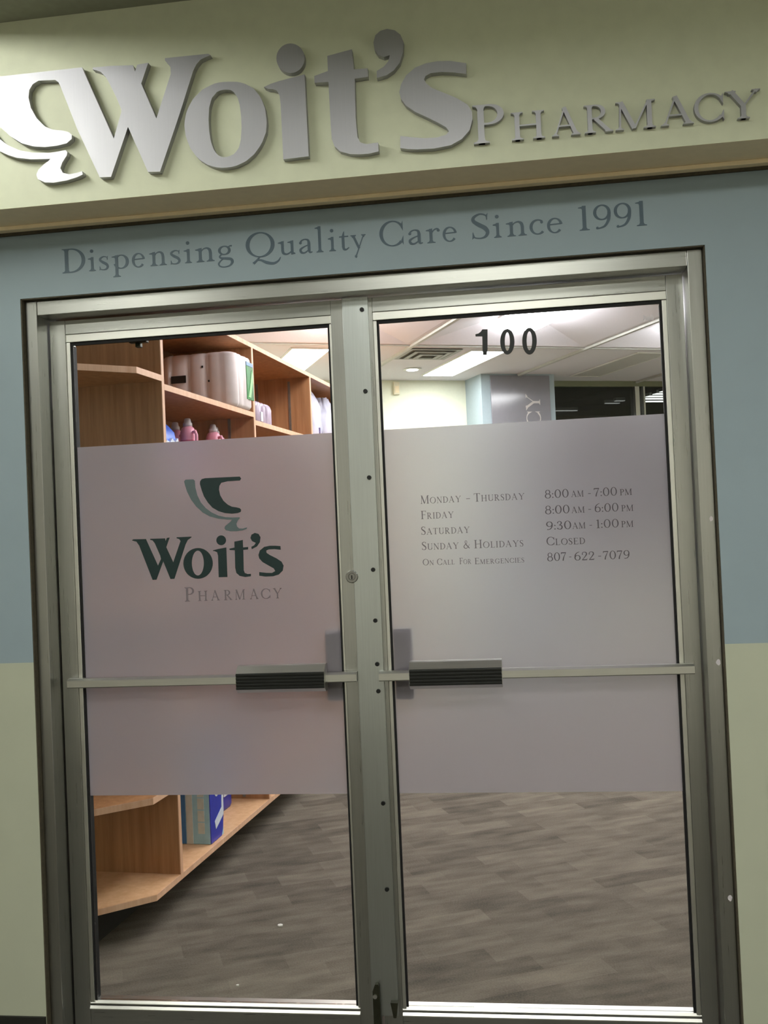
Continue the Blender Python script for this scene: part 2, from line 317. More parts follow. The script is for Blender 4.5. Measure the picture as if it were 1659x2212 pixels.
G = {
 'A': lambda: [line((.43, 1.02), (.10, .02), t_), line((.41, 1.02), (.78, .02), T), line((.2, .35), (.65, .35), t_), sb(.10, t_, l=.09, r=.09), sb(.78, T, l=.09, r=.08)],
 'C': lambda: [arc(.5, .5, .44, .485, 42, 318, T, t_, -8), poly((.80, .78), (.90, .58), (.90, .98), (.86, .9)), poly((.82, .2), (.91, .4), (.91, .02), (.87, .1))],
 'D': lambda: [stem(.17, 0, 1), arc(.34, .5, .46, .475, -90, 90), line((.17, .975), (.36, .975), t_), line((.17, .025), (.36, .025), t_), sb(.17, r=.0), sb(.17, y=1, s=-1, r=.0)],
 'E': lambda: [stem(.17, 0, 1), line((.1, .976), (.68, .976), t_), line((.17, .52), (.58, .52), t_), line((.1, .024), (.72, .024), t_), poly((.69, 1), (.69, .78), (.62, .95)), poly((.73, 0), (.75, .24), (.66, .05)), poly((.58, .62), (.58, .42), (.53, .52)), sb(.17, r=0), sb(.17, y=1, s=-1, r=0)],
 'F': lambda: [stem(.17, 0, 1), line((.1, .976), (.66, .976), t_), line((.17, .52), (.56, .52), t_), poly((.67, 1), (.67, .76), (.6, .95)), poly((.56, .62), (.56, .42), (.51, .52)), sb(.17), sb(.17, y=1, s=-1, r=0)],
 'G': lambda: [arc(.5, .5, .44, .485, 42, 305, T, t_, -8), poly((.80, .78), (.88, .6), (.88, .98), (.84, .9)), stem(.80, .06, .42), sb(.80, y=.42, s=-1)],
 'H': lambda: [stem(.17, 0, 1), stem(.77, 0, 1), line((.17, .51), (.77, .51), t_), sb(.17), sb(.17, y=1, s=-1), sb(.77), sb(.77, y=1, s=-1)],
 'I': lambda: [stem(.17, 0, 1), sb(.17), sb(.17, y=1, s=-1)],
 'L': lambda: [stem(.17, 0, 1), line((.1, .024), (.66, .024), t_), poly((.67, 0), (.7, .26), (.6, .05)), sb(.17, r=0), sb(.17, y=1, s=-1)],
 'M': lambda: [line((.17, 1), (.13, 0), t_), stem(.96, 0, 1), line((.17, 1), (.53, .02), T), line((.94, 1), (.53, .02), t_), sb(.13, t_, l=.09, r=.09), sb(.96), poly((.04, 1), (.04, .97), (.14, .95), (.24, .9), (.24, 1)), poly((1.13, 1), (1.13, .972), (1.02, .93), (.9, .93), (.9, 1))],
 'N': lambda: [stem(.16, 0, 1, t_), stem(.80, 0, 1, t_), line((.16, 1), (.80, .02), T), sb(.16, t_), sb(.80, t_, y=1, s=-1), poly((.03, 1), (.03, .97), (.14, .94), (.24, .9), (.24, 1))],
 'O': lambda: [arc(.5, .5, .44, .485, 0, 360, T, t_, -8, 44)],
 'P': lambda: [stem(.17, 0, 1), arc(.32, .735, .27, .24, -90, 90), line((.17, .975), (.34, .975), t_), line((.17, .495), (.34, .495), t_), sb(.17), sb(.17, y=1, s=-1, r=0)],
 'Q': lambda: [arc(.5, .5, .44, .485, 0, 360, T, t_, -8, 44), spl([(.48, .03), (.40, -.08), (.32, -.17), (.24, -.24)], [.05, .06, .08, .10]), spl([(.34, -.13), (.5, -.12), (.72, -.24), (.95, -.29), (1.12, -.2), (1.2, -.06)], [.03, .07, .12, .1, .06, .02])],
 'R': lambda: [stem(.17, 0, 1), arc(.32, .74, .26, .235, -90, 90), line((.17, .975), (.34, .975), t_), line((.17, .505), (.34, .505), t_), line((.34, .5), (.72, .03), T * .95), sb(.17), sb(.17, y=1, s=-1, r=0), poly((.62, 0), (.86, 0), (.86, .03), (.74, .06), (.6, .1))],
 'S': lambda: SS(),
 'T': lambda: [stem(.41, 0, 1), line((.04, .976), (.78, .976), t_), poly((.03, 1), (.03, .76), (.1, .95)), poly((.79, 1), (.79, .76), (.72, .95)), sb(.41)],
 'U': lambda: [stem(.17, .3, 1), arc(.46, .31, .29, .29, 180, 360, T, t_), stem(.75, .3, 1, t_), sb(.17, y=1, s=-1), sb(.75, t_, y=1, s=-1)],
 'Y': lambda: [line((.1, 1), (.44, .44), T), line((.8, 1), (.44, .44), t_), stem(.43, 0, .48), sb(.43), sb(.11, T, y=1, s=-1, l=.1, r=.06), sb(.8, t_, y=1, s=-1, l=.09, r=.09)],
 '&': lambda: [spl([(.86, .5), (.74, .28), (.5, .05), (.25, .03), (.1, .2), (.2, .42), (.46, .6), (.54, .8), (.42, .96), (.28, .86), (.3, .68), (.5, .38), (.86, .02)], [.04, .05, .07, .08, .12, .09, .06, .06, .05, .07, .09, .12, .1])],
 'a': lambda: [spl([(.09, .43), (.13, .52), (.25, .565), (.37, .52), (.40, .40)], [.08, .05, .045, .08, LT]), line((.40, .42), (.40, .1), LT), spl([(.40, .12), (.43, .03), (.52, .045)], [LT, .07, .03]), spl([(.40, .34), (.22, .27), (.09, .17), (.12, .05), (.24, .03), (.40, .14)], [.035, .05, .085, .09, .06, .04]), dot(.09, .43, .05)],
 'c': lambda: [arc(.29, .285, .235, .275, 48, 318, .11, .045, -8), dot(.43, .46, .05)],
 'e': lambda: [arc(.29, .285, .235, .275, 8, 322, .11, .045, -8), line((.08, .33), (.52, .345), .045)],
 'g': lambda: [arc(.25, .395, .165, .165, 0, 360, .085, .045, 0), spl([(.16, .25), (.09, .16), (.14, .09), (.3, .06), (.46, .02), (.5, -.1), (.42, -.23), (.25, -.28), (.1, -.24), (.05, -.13), (.12, -.02), (.2, .05)], [.045, .05, .08, .10, .10, .09, .06, .045, .05, .055, .045, .03]), spl([(.36, .5), (.44, .56), (.5, .55)], [.035, .04, .07])],
 'i': lambda: [stem(.17, 0, .57, LT), flag(.17, .56, LT), sb(.17, LT, l=.085, r=.085), dot(.16, .82, .07)],
 'l': lambda: [stem(.17, 0, 1.04, LT), flag(.17, 1.03, LT), sb(.17, LT, l=.085, r=.085)],
 'n': lambda: [stem(.17, 0, .56, LT), flag(.17, .56, LT), spl([(.19, .40), (.27, .51), (.40, .55), (.5, .48), (.53, .34)], [.035, .04, .06, .1, LT]), stem(.53, 0, .36, LT), sb(.17, LT, l=.085, r=.085), sb(.53, LT, l=.085, r=.085)],
 'p': lambda: [stem(.17, -.33, .56, LT), flag(.17, .56, LT), arc(.33, .285, .225, .27, -165, 140, .11, .045, 0), sb(.17, LT, y=-.33, l=.085, r=.085)],
 'r': lambda: [stem(.17, 0, .56, LT), flag(.17, .56, LT), spl([(.19, .38), (.27, .5), (.37, .545), (.44, .52)], [.035, .045, .06, .06]), dot(.43, .48, .055), sb(.17, LT, l=.085, r=.1)],
 's': lambda: SS(.57, .68),
 't': lambda: [poly((.13, .55), (.20, .72), (.24, .76), (.24, .1), (.13, .12)), spl([(.185, .16), (.21, .05), (.3, .025), (.42, .1)], [LT, .1, .06, .03]), line((.03, .54), (.40, .545), .05)],
 'u': lambda: [stem(.17, .16, .56, LT), flag(.17, .56, LT), spl([(.17, .2), (.2, .08), (.32, .03), (.44, .08), (.53, .16)], [LT, .1, .065, .05, .035]), stem(.54, .05, .56, LT), flag(.54, .56, LT), poly((.50, .12), (.50, 0), (.66, .02), (.66, .05), (.59, .1))],
 'y': lambda: [line((.08, .55), (.34, .02), LT), spl([(.55, .55), (.42, .26), (.28, -.06), (.18, -.28)], [.045, .045, .05, .06]), dot(.18, -.28, .055), sb(.09, LT, y=.57, s=-1, l=.08, r=.07), sb(.55, .04, y=.57, s=-1, l=.08, r=.08)],
 '0': lambda: [arc(.34, .47, .27, .455, 0, 360, .12, t_, 0, 40)],
 '1': lambda: [stem(.2, 0, .95, .12), flag(.2, .94, .12), sb(.2, .12)],
 '2': lambda: [spl([(.08, .68), (.14, .86), (.3, .92), (.48, .84), (.5, .64), (.36, .4), (.08, .05)], [.07, .06, .05, .1, .12, .08, .05]), line((.06, .05), (.54, .05), .1), poly((.53, .0), (.6, .22), (.5, .1)), dot(.1, .68, .06)],
 '3': lambda: [spl([(.1, .76), (.2, .9), (.36, .9), (.46, .76), (.4, .58), (.24, .5)], [.06, .05, .06, .11, .09, .04]), spl([(.24, .5), (.44, .44), (.52, .26), (.44, .07), (.26, .02), (.08, .12)], [.04, .09, .12, .1, .05, .08]), dot(.12, .75, .055), dot(.1, .14, .055)],
 '6': lambda: [arc(.33, .30, .25, .275, 0, 360, .11, t_, 0, 36), spl([(.08, .3), (.12, .62), (.3, .86), (.54, .97)], [.12, .11, .07, .04])],
 '7': lambda: [line((.06, .88), (.58, .88), .1), spl([(.57, .9), (.4, .55), (.28, .24), (.24, 0)], [.04, .07, .11, .13]), poly((.04, .93), (.04, .68), (.12, .83))],
 '8': lambda: [arc(.33, .695, .21, .225, 0, 360, .09, t_, 0, 36), arc(.33, .25, .26, .245, 0, 360, .11, t_, 0, 36)],
 '9': lambda: [arc(.33, .64, .25, .275, 0, 360, .11, t_, 0, 36), spl([(.58, .64), (.55, .34), (.4, .1), (.14, .02)], [.12, .11, .08, .04]), dot(.15, .05, .05)],
 ':': lambda: [dot(.12, .08, .065), dot(.12, .48, .065)],
 '-': lambda: [poly((0, -.03), (.35, -.03), (.35, .03), (0, .03))],
}
def glyph_pts(ch):
    out = []
    for g in G[ch]():
        out += g[1] if g[0] == 'poly' else g[1] + g[2]
    return out
def put_glyph(bm, ch, fx, fz, d0, d1, f):
    """write one character: fx, fz map glyph units to the plane, f maps plane + depth to xyz"""
    for gi, g in enumerate(G[ch]()):
        d0 = d0 + .00002
        if g[0] == 'poly': prism(bm, [(fx(x), fz(z)) for x, z in g[1]], d0, d1, f)
        else:
            L = [(fx(x), fz(z)) for x, z in g[1]]; R = [(fx(x), fz(z)) for x, z in g[2]]; n = len(L)
            V = [[bm.verts.new(f(p[0], p[1], d)) for p in q] for d in (d0, d1) for q in (L, R)]
            for k in range(n - 1):
                bm.faces.new((V[0][k], V[0][k + 1], V[1][k + 1], V[1][k])); bm.faces.new((V[2][k + 1], V[2][k], V[3][k], V[3][k + 1]))
                bm.faces.new((V[0][k + 1], V[0][k], V[2][k], V[2][k + 1])); bm.faces.new((V[1][k], V[1][k + 1], V[3][k + 1], V[3][k]))
            for k in (0, n - 1): bm.faces.new((V[0][k], V[1][k], V[3][k], V[2][k]))
def fit_glyph(bm, ch, x0, x1, base, cap, d0, d1, f):
    xs = [p[0] for p in glyph_pts(ch)]; a, b = min(xs), max(xs)
    put_glyph(bm, ch, lambda x: x0 + (x - a) / (b - a) * (x1 - x0), lambda z: base + z * cap, d0, d1, f)
def fit_run(bm, text, x0, x1, base, cap, d0, d1, f, small=None):
    """a word between x0 and x1; letters after the first at small-cap height when small is given"""
    items, x = [], 0.0
    for i, ch in enumerate(text):
        k = 1.0 if (small is None or i == 0) else small / cap
        p = [q[0] for q in glyph_pts(ch)]; a, b = min(p), max(p); items.append((ch, a, x, k)); x += (b - a) * k + 0.13
    s = (x1 - x0) / (x - 0.13)
    for ch, a, ox, k in items:
        put_glyph(bm, ch, lambda q: x0 + (ox + (q - a) * k) * s, lambda z: base + z * cap * k, d0, d1, f)
XZ = lambda a, b, d: (a, d, b)        # outline in the X-Z plane, depth along Y

# outlines and positions in metres on their own planes (x, z)
SIGN = {'logoW': [(-0.9051, 2.7459), (-0.6682, 2.7461), (-0.6649, 2.7363), (-0.5867, 2.5438), (-0.5626, 2.6132), (-0.5623, 2.6208), (-0.5754, 2.6553), (-0.5937, 2.6956), (-0.6031, 2.7133), (-0.616, 2.7276), (-0.6285, 2.7335), (-0.6386, 2.737), (-0.6384, 2.7423), (-0.5846, 2.741), (-0.5251, 2.7364), (-0.5197, 2.7184), (-0.5132, 2.7365), (-0.4819, 2.7384), (-0.5038, 2.6844), (-0.4655, 2.5861), (-0.4207, 2.7016), (-0.4207, 2.719), (-0.4267, 2.73), (-0.4353, 2.7396), (-0.435, 2.7458), (-0.3154, 2.7446), (-0.3092, 2.7404), (-0.3235, 2.7361), (-0.3378, 2.7308), (-0.3489, 2.7199), (-0.3584, 2.7037), (-0.4003, 2.5923), (-0.461, 2.4424), (-0.4945, 2.4445), (-0.5455, 2.5711), (-0.5984, 2.4408), (-0.6303, 2.4424), (-0.6894, 2.5811), (-0.7323, 2.7013), (-0.7374, 2.7124), (-0.7464, 2.7197), (-0.7943, 2.7226), (-0.8113, 2.7148), (-0.8219, 2.7001), (-0.8249, 2.6792), (-0.8193, 2.6504), (-0.8038, 2.6206), (-0.7807, 2.5954), (-0.759, 2.5845), (-0.7334, 2.5802), (-0.7135, 2.5737), (-0.7047, 2.5651), (-0.7058, 2.554), (-0.7202, 2.5438), (-0.7497, 2.5397), (-0.7829, 2.5393), (-0.816, 2.5443), (-0.849, 2.5563), (-0.8816, 2.5789), (-0.9104, 2.6082), (-0.926, 2.6399), (-0.9348, 2.6763), (-0.9383, 2.7121), (-0.9355, 2.7367), (-0.9232, 2.745)], 'foot': [(-0.9118, 2.5729), (-0.89, 2.5549), (-0.8571, 2.5376), (-0.8204, 2.5278), (-0.7725, 2.5225), (-0.7467, 2.5236), (-0.7245, 2.5257), (-0.7193, 2.5192), (-0.7215, 2.5106), (-0.735, 2.4926), (-0.7411, 2.4774), (-0.7343, 2.4645), (-0.7162, 2.4587), (-0.6941, 2.4608), (-0.6794, 2.464), (-0.6779, 2.4548), (-0.6946, 2.4486), (-0.7241, 2.4426), (-0.761, 2.44), (-0.7867, 2.443), (-0.8066, 2.4536), (-0.8109, 2.4663), (-0.8037, 2.4797), (-0.7885, 2.4924), (-0.7752, 2.4999), (-0.7684, 2.5056), (-0.8248, 2.5099), (-0.8653, 2.5179), (-0.891, 2.5285), (-0.913, 2.5401), (-0.9348, 2.5575), (-0.962, 2.5849), (-0.9898, 2.625), (-1.0112, 2.6698), (-1.0226, 2.7066), (-1.0269, 2.7338), (-1.0203, 2.7392), (-0.9723, 2.7395), (-0.9657, 2.7328), (-0.9633, 2.6881), (-0.9529, 2.6444), (-0.9335, 2.6016)], 'o': [(-0.2604, 2.6639), (-0.2847, 2.6653), (-0.3044, 2.6626), (-0.3344, 2.6513), (-0.3624, 2.6278), (-0.3809, 2.5985), (-0.3892, 2.5634), (-0.3862, 2.5295), (-0.3752, 2.4972), (-0.3566, 2.4691), (-0.3329, 2.4502), (-0.3088, 2.4396), (-0.2845, 2.4356), (-0.2552, 2.437), (-0.2256, 2.4473), (-0.2006, 2.4651), (-0.1802, 2.4904), (-0.1669, 2.52), (-0.1639, 2.5458), (-0.1667, 2.5816), (-0.1774, 2.6136), (-0.1957, 2.6393), (-0.2217, 2.6558), (-0.241, 2.6614)], 'o_in': [(-0.2722, 2.6444), (-0.2856, 2.6434), (-0.2956, 2.6401), (-0.3109, 2.6249), (-0.3188, 2.5994), (-0.3216, 2.5686), (-0.3213, 2.5399), (-0.3181, 2.5109), (-0.3117, 2.4888), (-0.3025, 2.4736), (-0.2906, 2.4653), (-0.276, 2.4644), (-0.2588, 2.4682), (-0.2436, 2.4823), (-0.2367, 2.503), (-0.2328, 2.536), (-0.2327, 2.5693), (-0.2351, 2.5981), (-0.2403, 2.6201), (-0.2494, 2.6348), (-0.2588, 2.6418)], 'i_dot': [(-0.0555, 2.7043), (-0.0566, 2.6968), (-0.059, 2.6897), (-0.0628, 2.6833), (-0.0677, 2.6779), (-0.0737, 2.6736), (-0.0803, 2.6707), (-0.0875, 2.6692), (-0.0949, 2.6693), (-0.1022, 2.6708), (-0.1092, 2.6738), (-0.1156, 2.6781), (-0.1211, 2.6836), (-0.1256, 2.69), (-0.1288, 2.6972), (-0.1306, 2.7048), (-0.131, 2.7125), (-0.13, 2.7201), (-0.1275, 2.7272), (-0.1237, 2.7336), (-0.1188, 2.739), (-0.1128, 2.7433), (-0.1061, 2.7462), (-0.0989, 2.7476), (-0.0915, 2.7476), (-0.0842, 2.746), (-0.0772, 2.743), (-0.0709, 2.7387), (-0.0654, 2.7332), (-0.061, 2.7267), (-0.0578, 2.7196), (-0.0559, 2.712)], 'i': [(-0.1679, 2.6399), (-0.1495, 2.6463), (-0.1276, 2.6512), (-0.0576, 2.6622), (-0.0557, 2.4454), (-0.1239, 2.4436), (-0.1248, 2.5916), (-0.1268, 2.6131), (-0.1335, 2.6269), (-0.1441, 2.632), (-0.1561, 2.6333)], 't': [(0.005, 2.7039), (0.0706, 2.7144), (0.0733, 2.6613), (0.1097, 2.6603), (0.1099, 2.6378), (0.0746, 2.6362), (0.0729, 2.5309), (0.0753, 2.4838), (0.082, 2.4685), (0.0978, 2.4626), (0.1287, 2.464), (0.1291, 2.4406), (0.1041, 2.4372), (0.0806, 2.4376), (0.0543, 2.4404), (0.0281, 2.4502), (0.014, 2.4648), (0.0074, 2.4845), (0.0061, 2.5228), (0.005, 2.6353), (-0.032, 2.6368), (-0.0319, 2.6548), (0.0048, 2.6642)], 'apostrophe': [(0.1692, 2.6881), (0.153, 2.6849), (0.1387, 2.6923), (0.1299, 2.7065), (0.1278, 2.7257), (0.1336, 2.7441), (0.1473, 2.7543), (0.1649, 2.7576), (0.1851, 2.7515), (0.1991, 2.7383), (0.2064, 2.7185), (0.2043, 2.6925), (0.1944, 2.6658), (0.1776, 2.6472), (0.1582, 2.6367), (0.1325, 2.6321), (0.1333, 2.6505), (0.1519, 2.6596), (0.1641, 2.672)], 's': [(0.3651, 2.646), (0.3639, 2.6181), (0.3327, 2.6255), (0.3013, 2.6303), (0.2725, 2.6299), (0.2593, 2.624), (0.2551, 2.6157), (0.2599, 2.6051), (0.2737, 2.592), (0.3074, 2.574), (0.3355, 2.5595), (0.3632, 2.5394), (0.3737, 2.521), (0.3748, 2.5007), (0.3659, 2.4728), (0.3449, 2.4518), (0.3157, 2.4387), (0.2724, 2.4342), (0.2292, 2.4363), (0.2062, 2.4391), (0.1855, 2.444), (0.1869, 2.4752), (0.2133, 2.4698), (0.2478, 2.4635), (0.2823, 2.4622), (0.3055, 2.4671), (0.313, 2.4751), (0.3064, 2.4859), (0.2896, 2.4976), (0.2616, 2.5149), (0.2278, 2.5343), (0.2054, 2.5525), (0.1932, 2.5713), (0.1896, 2.5891), (0.1948, 2.609), (0.2089, 2.6308), (0.2329, 2.6486), (0.2622, 2.6571), (0.2911, 2.6592), (0.3255, 2.6561)]}
DECAL = {'bowl': [(-0.3593, 1.6354), (-0.3552, 1.6293), (-0.3591, 1.6236), (-0.3971, 1.6232), (-0.4159, 1.6198), (-0.422, 1.6112), (-0.4238, 1.5998), (-0.4208, 1.5832), (-0.4113, 1.5663), (-0.3983, 1.5541), (-0.3867, 1.548), (-0.3732, 1.5454), (-0.3632, 1.5426), (-0.359, 1.5375), (-0.361, 1.5311), (-0.3706, 1.5282), (-0.3875, 1.5273), (-0.4077, 1.5299), (-0.4278, 1.5367), (-0.4461, 1.5481), (-0.4591, 1.5636), (-0.4702, 1.5822), (-0.4769, 1.6024), (-0.481, 1.6191), (-0.4803, 1.6273), (-0.4749, 1.6337), (-0.4646, 1.6358), (-0.4169, 1.6357)], 'swoosh': [(-0.5292, 1.6298), (-0.5245, 1.6345), (-0.5006, 1.634), (-0.4966, 1.6298), (-0.4957, 1.6099), (-0.4905, 1.5865), (-0.4805, 1.5646), (-0.4665, 1.5474), (-0.4484, 1.5334), (-0.4284, 1.5236), (-0.4082, 1.5184), (-0.388, 1.5162), (-0.365, 1.5161), (-0.3644, 1.5132), (-0.3715, 1.5053), (-0.3753, 1.4972), (-0.3739, 1.489), (-0.3674, 1.4828), (-0.3556, 1.4823), (-0.343, 1.4853), (-0.3456, 1.4805), (-0.3592, 1.4768), (-0.3762, 1.4753), (-0.3947, 1.4761), (-0.4081, 1.4799), (-0.412, 1.4857), (-0.4093, 1.4922), (-0.4006, 1.4983), (-0.3919, 1.5045), (-0.3883, 1.51), (-0.4018, 1.5106), (-0.4288, 1.5144), (-0.4556, 1.5229), (-0.4756, 1.5346), (-0.4953, 1.5537), (-0.5099, 1.5742), (-0.5209, 1.5979), (-0.5269, 1.6181)], 'W': [(-0.6963, 1.4631), (-0.6928, 1.4649), (-0.6539, 1.464), (-0.6198, 1.3836), (-0.6097, 1.4031), (-0.6117, 1.4131), (-0.6268, 1.4502), (-0.6334, 1.4588), (-0.6409, 1.4614), (-0.6408, 1.4641), (-0.5945, 1.4635), (-0.5938, 1.4555), (-0.5889, 1.4646), (-0.5806, 1.4655), (-0.5921, 1.4372), (-0.5723, 1.3917), (-0.5474, 1.4536), (-0.5513, 1.4597), (-0.5591, 1.4626), (-0.5589, 1.4653), (-0.5133, 1.4653), (-0.5138, 1.4627), (-0.525, 1.4559), (-0.5324, 1.443), (-0.5708, 1.3427), (-0.5829, 1.3425), (-0.6031, 1.3962), (-0.626, 1.3421), (-0.6381, 1.3419), (-0.6755, 1.4456), (-0.6837, 1.4576), (-0.6964, 1.4611)], 'o': [(-0.4515, 1.3837), (-0.4528, 1.3749), (-0.4557, 1.3665), (-0.4601, 1.3588), (-0.466, 1.3522), (-0.473, 1.3468), (-0.481, 1.3429), (-0.4895, 1.3406), (-0.4983, 1.3401), (-0.5071, 1.3413), (-0.5154, 1.3442), (-0.523, 1.3486), (-0.5296, 1.3545), (-0.535, 1.3617), (-0.5388, 1.3697), (-0.541, 1.3783), (-0.5416, 1.3872), (-0.5403, 1.3961), (-0.5374, 1.4045), (-0.5329, 1.4122), (-0.527, 1.4189), (-0.5199, 1.4243), (-0.512, 1.4281), (-0.5034, 1.4304), (-0.4946, 1.4309), (-0.4858, 1.4297), (-0.4775, 1.4267), (-0.4699, 1.4222), (-0.4633, 1.4163), (-0.458, 1.4092), (-0.4542, 1.4012), (-0.452, 1.3926)], 'o_in': [(-0.4787, 1.3858), (-0.4793, 1.3786), (-0.4807, 1.3717), (-0.4826, 1.3654), (-0.4852, 1.3599), (-0.4881, 1.3555), (-0.4915, 1.3522), (-0.495, 1.3502), (-0.4986, 1.3496), (-0.5022, 1.3505), (-0.5055, 1.3527), (-0.5086, 1.3562), (-0.5112, 1.3609), (-0.5133, 1.3666), (-0.5147, 1.373), (-0.5155, 1.38), (-0.5155, 1.3872), (-0.5149, 1.3944), (-0.5135, 1.4013), (-0.5116, 1.4076), (-0.509, 1.4131), (-0.5061, 1.4175), (-0.5027, 1.4208), (-0.4992, 1.4228), (-0.4956, 1.4234), (-0.492, 1.4225), (-0.4886, 1.4203), (-0.4856, 1.4167), (-0.483, 1.412), (-0.4809, 1.4064), (-0.4795, 1.3999), (-0.4787, 1.393)], 'i_dot': [(-0.4087, 1.4501), (-0.4091, 1.4473), (-0.41, 1.4446), (-0.4115, 1.4421), (-0.4134, 1.44), (-0.4157, 1.4383), (-0.4182, 1.4371), (-0.421, 1.4364), (-0.4239, 1.4362), (-0.4267, 1.4366), (-0.4294, 1.4376), (-0.4319, 1.439), (-0.434, 1.4409), (-0.4357, 1.4431), (-0.437, 1.4457), (-0.4377, 1.4484), (-0.4378, 1.4513), (-0.4374, 1.4541), (-0.4365, 1.4568), (-0.4351, 1.4592), (-0.4331, 1.4613), (-0.4309, 1.463), (-0.4283, 1.4642), (-0.4255, 1.465), (-0.4227, 1.4651), (-0.4198, 1.4647), (-0.4171, 1.4638), (-0.4147, 1.4623), (-0.4125, 1.4604), (-0.4108, 1.4582), (-0.4096, 1.4556), (-0.4089, 1.4529)], 'i': [(-0.4496, 1.4221), (-0.4325, 1.4257), (-0.4086, 1.429), (-0.4088, 1.342), (-0.4352, 1.3424), (-0.4346, 1.4061), (-0.4369, 1.416), (-0.4446, 1.4196), (-0.449, 1.4202)], 't': [(-0.3835, 1.4451), (-0.3577, 1.4489), (-0.3579, 1.427), (-0.3427, 1.4276), (-0.343, 1.4205), (-0.3576, 1.4197), (-0.3587, 1.3605), (-0.356, 1.3522), (-0.3477, 1.3486), (-0.3376, 1.3489), (-0.3379, 1.3417), (-0.3548, 1.34), (-0.3715, 1.3439), (-0.3813, 1.3531), (-0.384, 1.368), (-0.3832, 1.4198), (-0.3987, 1.4211), (-0.3993, 1.425), (-0.3836, 1.4277)], 'apostrophe': [(-0.3191, 1.4388), (-0.322, 1.4402), (-0.3303, 1.4445), (-0.3346, 1.4538), (-0.3311, 1.4632), (-0.3209, 1.468), (-0.3099, 1.4646), (-0.3043, 1.4548), (-0.3069, 1.4402), (-0.3158, 1.4282), (-0.3319, 1.4207), (-0.333, 1.4276), (-0.3241, 1.4318)], 's': [(-0.2456, 1.4263), (-0.2453, 1.4155), (-0.2643, 1.4182), (-0.281, 1.4179), (-0.2885, 1.415), (-0.2881, 1.4084), (-0.2784, 1.4015), (-0.2587, 1.3909), (-0.2442, 1.3806), (-0.2387, 1.369), (-0.2419, 1.3544), (-0.2541, 1.3435), (-0.271, 1.3392), (-0.2944, 1.3391), (-0.3127, 1.3424), (-0.3123, 1.3529), (-0.2906, 1.3498), (-0.2739, 1.3491), (-0.2643, 1.3543), (-0.2683, 1.362), (-0.283, 1.3707), (-0.301, 1.3818), (-0.3106, 1.393), (-0.3125, 1.4029), (-0.3079, 1.4158), (-0.2941, 1.426), (-0.2772, 1.4286), (-0.2605, 1.4279)]}
HUNDRED = {'1': [(0.348, 2.0059), (0.3562, 2.0073), (0.3631, 2.0116), (0.3684, 2.0184), (0.3831, 2.0174), (0.3805, 1.9595), (0.3775, 1.9441), (0.3668, 1.9448), (0.3663, 1.9605), (0.3672, 1.9981), (0.3484, 1.9994)], '0a': [(0.4574, 1.977), (0.4567, 1.9699), (0.4552, 1.9631), (0.4531, 1.9568), (0.4503, 1.9515), (0.4471, 1.9471), (0.4434, 1.944), (0.4396, 1.9421), (0.4356, 1.9417), (0.4317, 1.9427), (0.428, 1.945), (0.4247, 1.9486), (0.4219, 1.9534), (0.4196, 1.9591), (0.418, 1.9656), (0.4172, 1.9726), (0.4171, 1.9798), (0.4179, 1.9869), (0.4193, 1.9937), (0.4215, 1.9999), (0.4242, 2.0053), (0.4275, 2.0097), (0.4311, 2.0128), (0.435, 2.0146), (0.439, 2.015), (0.4429, 2.0141), (0.4465, 2.0117), (0.4499, 2.0081), (0.4527, 2.0033), (0.4549, 1.9976), (0.4565, 1.9911), (0.4573, 1.9841)], '0a_in': [(0.4442, 1.9784), (0.4439, 1.9732), (0.4432, 1.9682), (0.4424, 1.9637), (0.4413, 1.9597), (0.4401, 1.9564), (0.4388, 1.9541), (0.4374, 1.9526), (0.436, 1.9522), (0.4346, 1.9528), (0.4334, 1.9544), (0.4322, 1.957), (0.4313, 1.9604), (0.4306, 1.9645), (0.4302, 1.9691), (0.43, 1.9742), (0.4301, 1.9794), (0.4305, 1.9846), (0.4311, 1.9896), (0.432, 1.9942), (0.433, 1.9981), (0.4343, 2.0014), (0.4356, 2.0038), (0.437, 2.0052), (0.4384, 2.0056), (0.4398, 2.005), (0.441, 2.0034), (0.4421, 2.0008), (0.443, 1.9974), (0.4437, 1.9933), (0.4442, 1.9887), (0.4443, 1.9836)], '0b': [(0.5197, 1.9743), (0.519, 1.9668), (0.5175, 1.9597), (0.5153, 1.9533), (0.5125, 1.9476), (0.5092, 1.9431), (0.5055, 1.9398), (0.5016, 1.9379), (0.4975, 1.9374), (0.4936, 1.9384), (0.4899, 1.9408), (0.4865, 1.9446), (0.4836, 1.9496), (0.4813, 1.9556), (0.4798, 1.9623), (0.4789, 1.9696), (0.4789, 1.9771), (0.4796, 1.9846), (0.4811, 1.9917), (0.4833, 1.9982), (0.4861, 2.0038), (0.4894, 2.0084), (0.4931, 2.0117), (0.497, 2.0136), (0.5011, 2.014), (0.505, 2.013), (0.5087, 2.0105), (0.5121, 2.0068), (0.515, 2.0018), (0.5172, 1.9958), (0.5188, 1.989), (0.5196, 1.9818)], '0b_in': [(0.5068, 1.9761), (0.5064, 1.9708), (0.5057, 1.9657), (0.5048, 1.9611), (0.5036, 1.957), (0.5023, 1.9537), (0.5009, 1.9512), (0.4994, 1.9498), (0.4978, 1.9494), (0.4964, 1.95), (0.495, 1.9516), (0.4938, 1.9543), (0.4928, 1.9577), (0.492, 1.9619), (0.4915, 1.9667), (0.4913, 1.9719), (0.4914, 1.9772), (0.4918, 1.9825), (0.4925, 1.9876), (0.4934, 1.9923), (0.4945, 1.9963), (0.4959, 1.9997), (0.4973, 2.0021), (0.4988, 2.0035), (0.5003, 2.004), (0.5018, 2.0033), (0.5032, 2.0017), (0.5044, 1.9991), (0.5054, 1.9956), (0.5062, 1.9914), (0.5067, 1.9866), (0.5069, 1.9815)]}
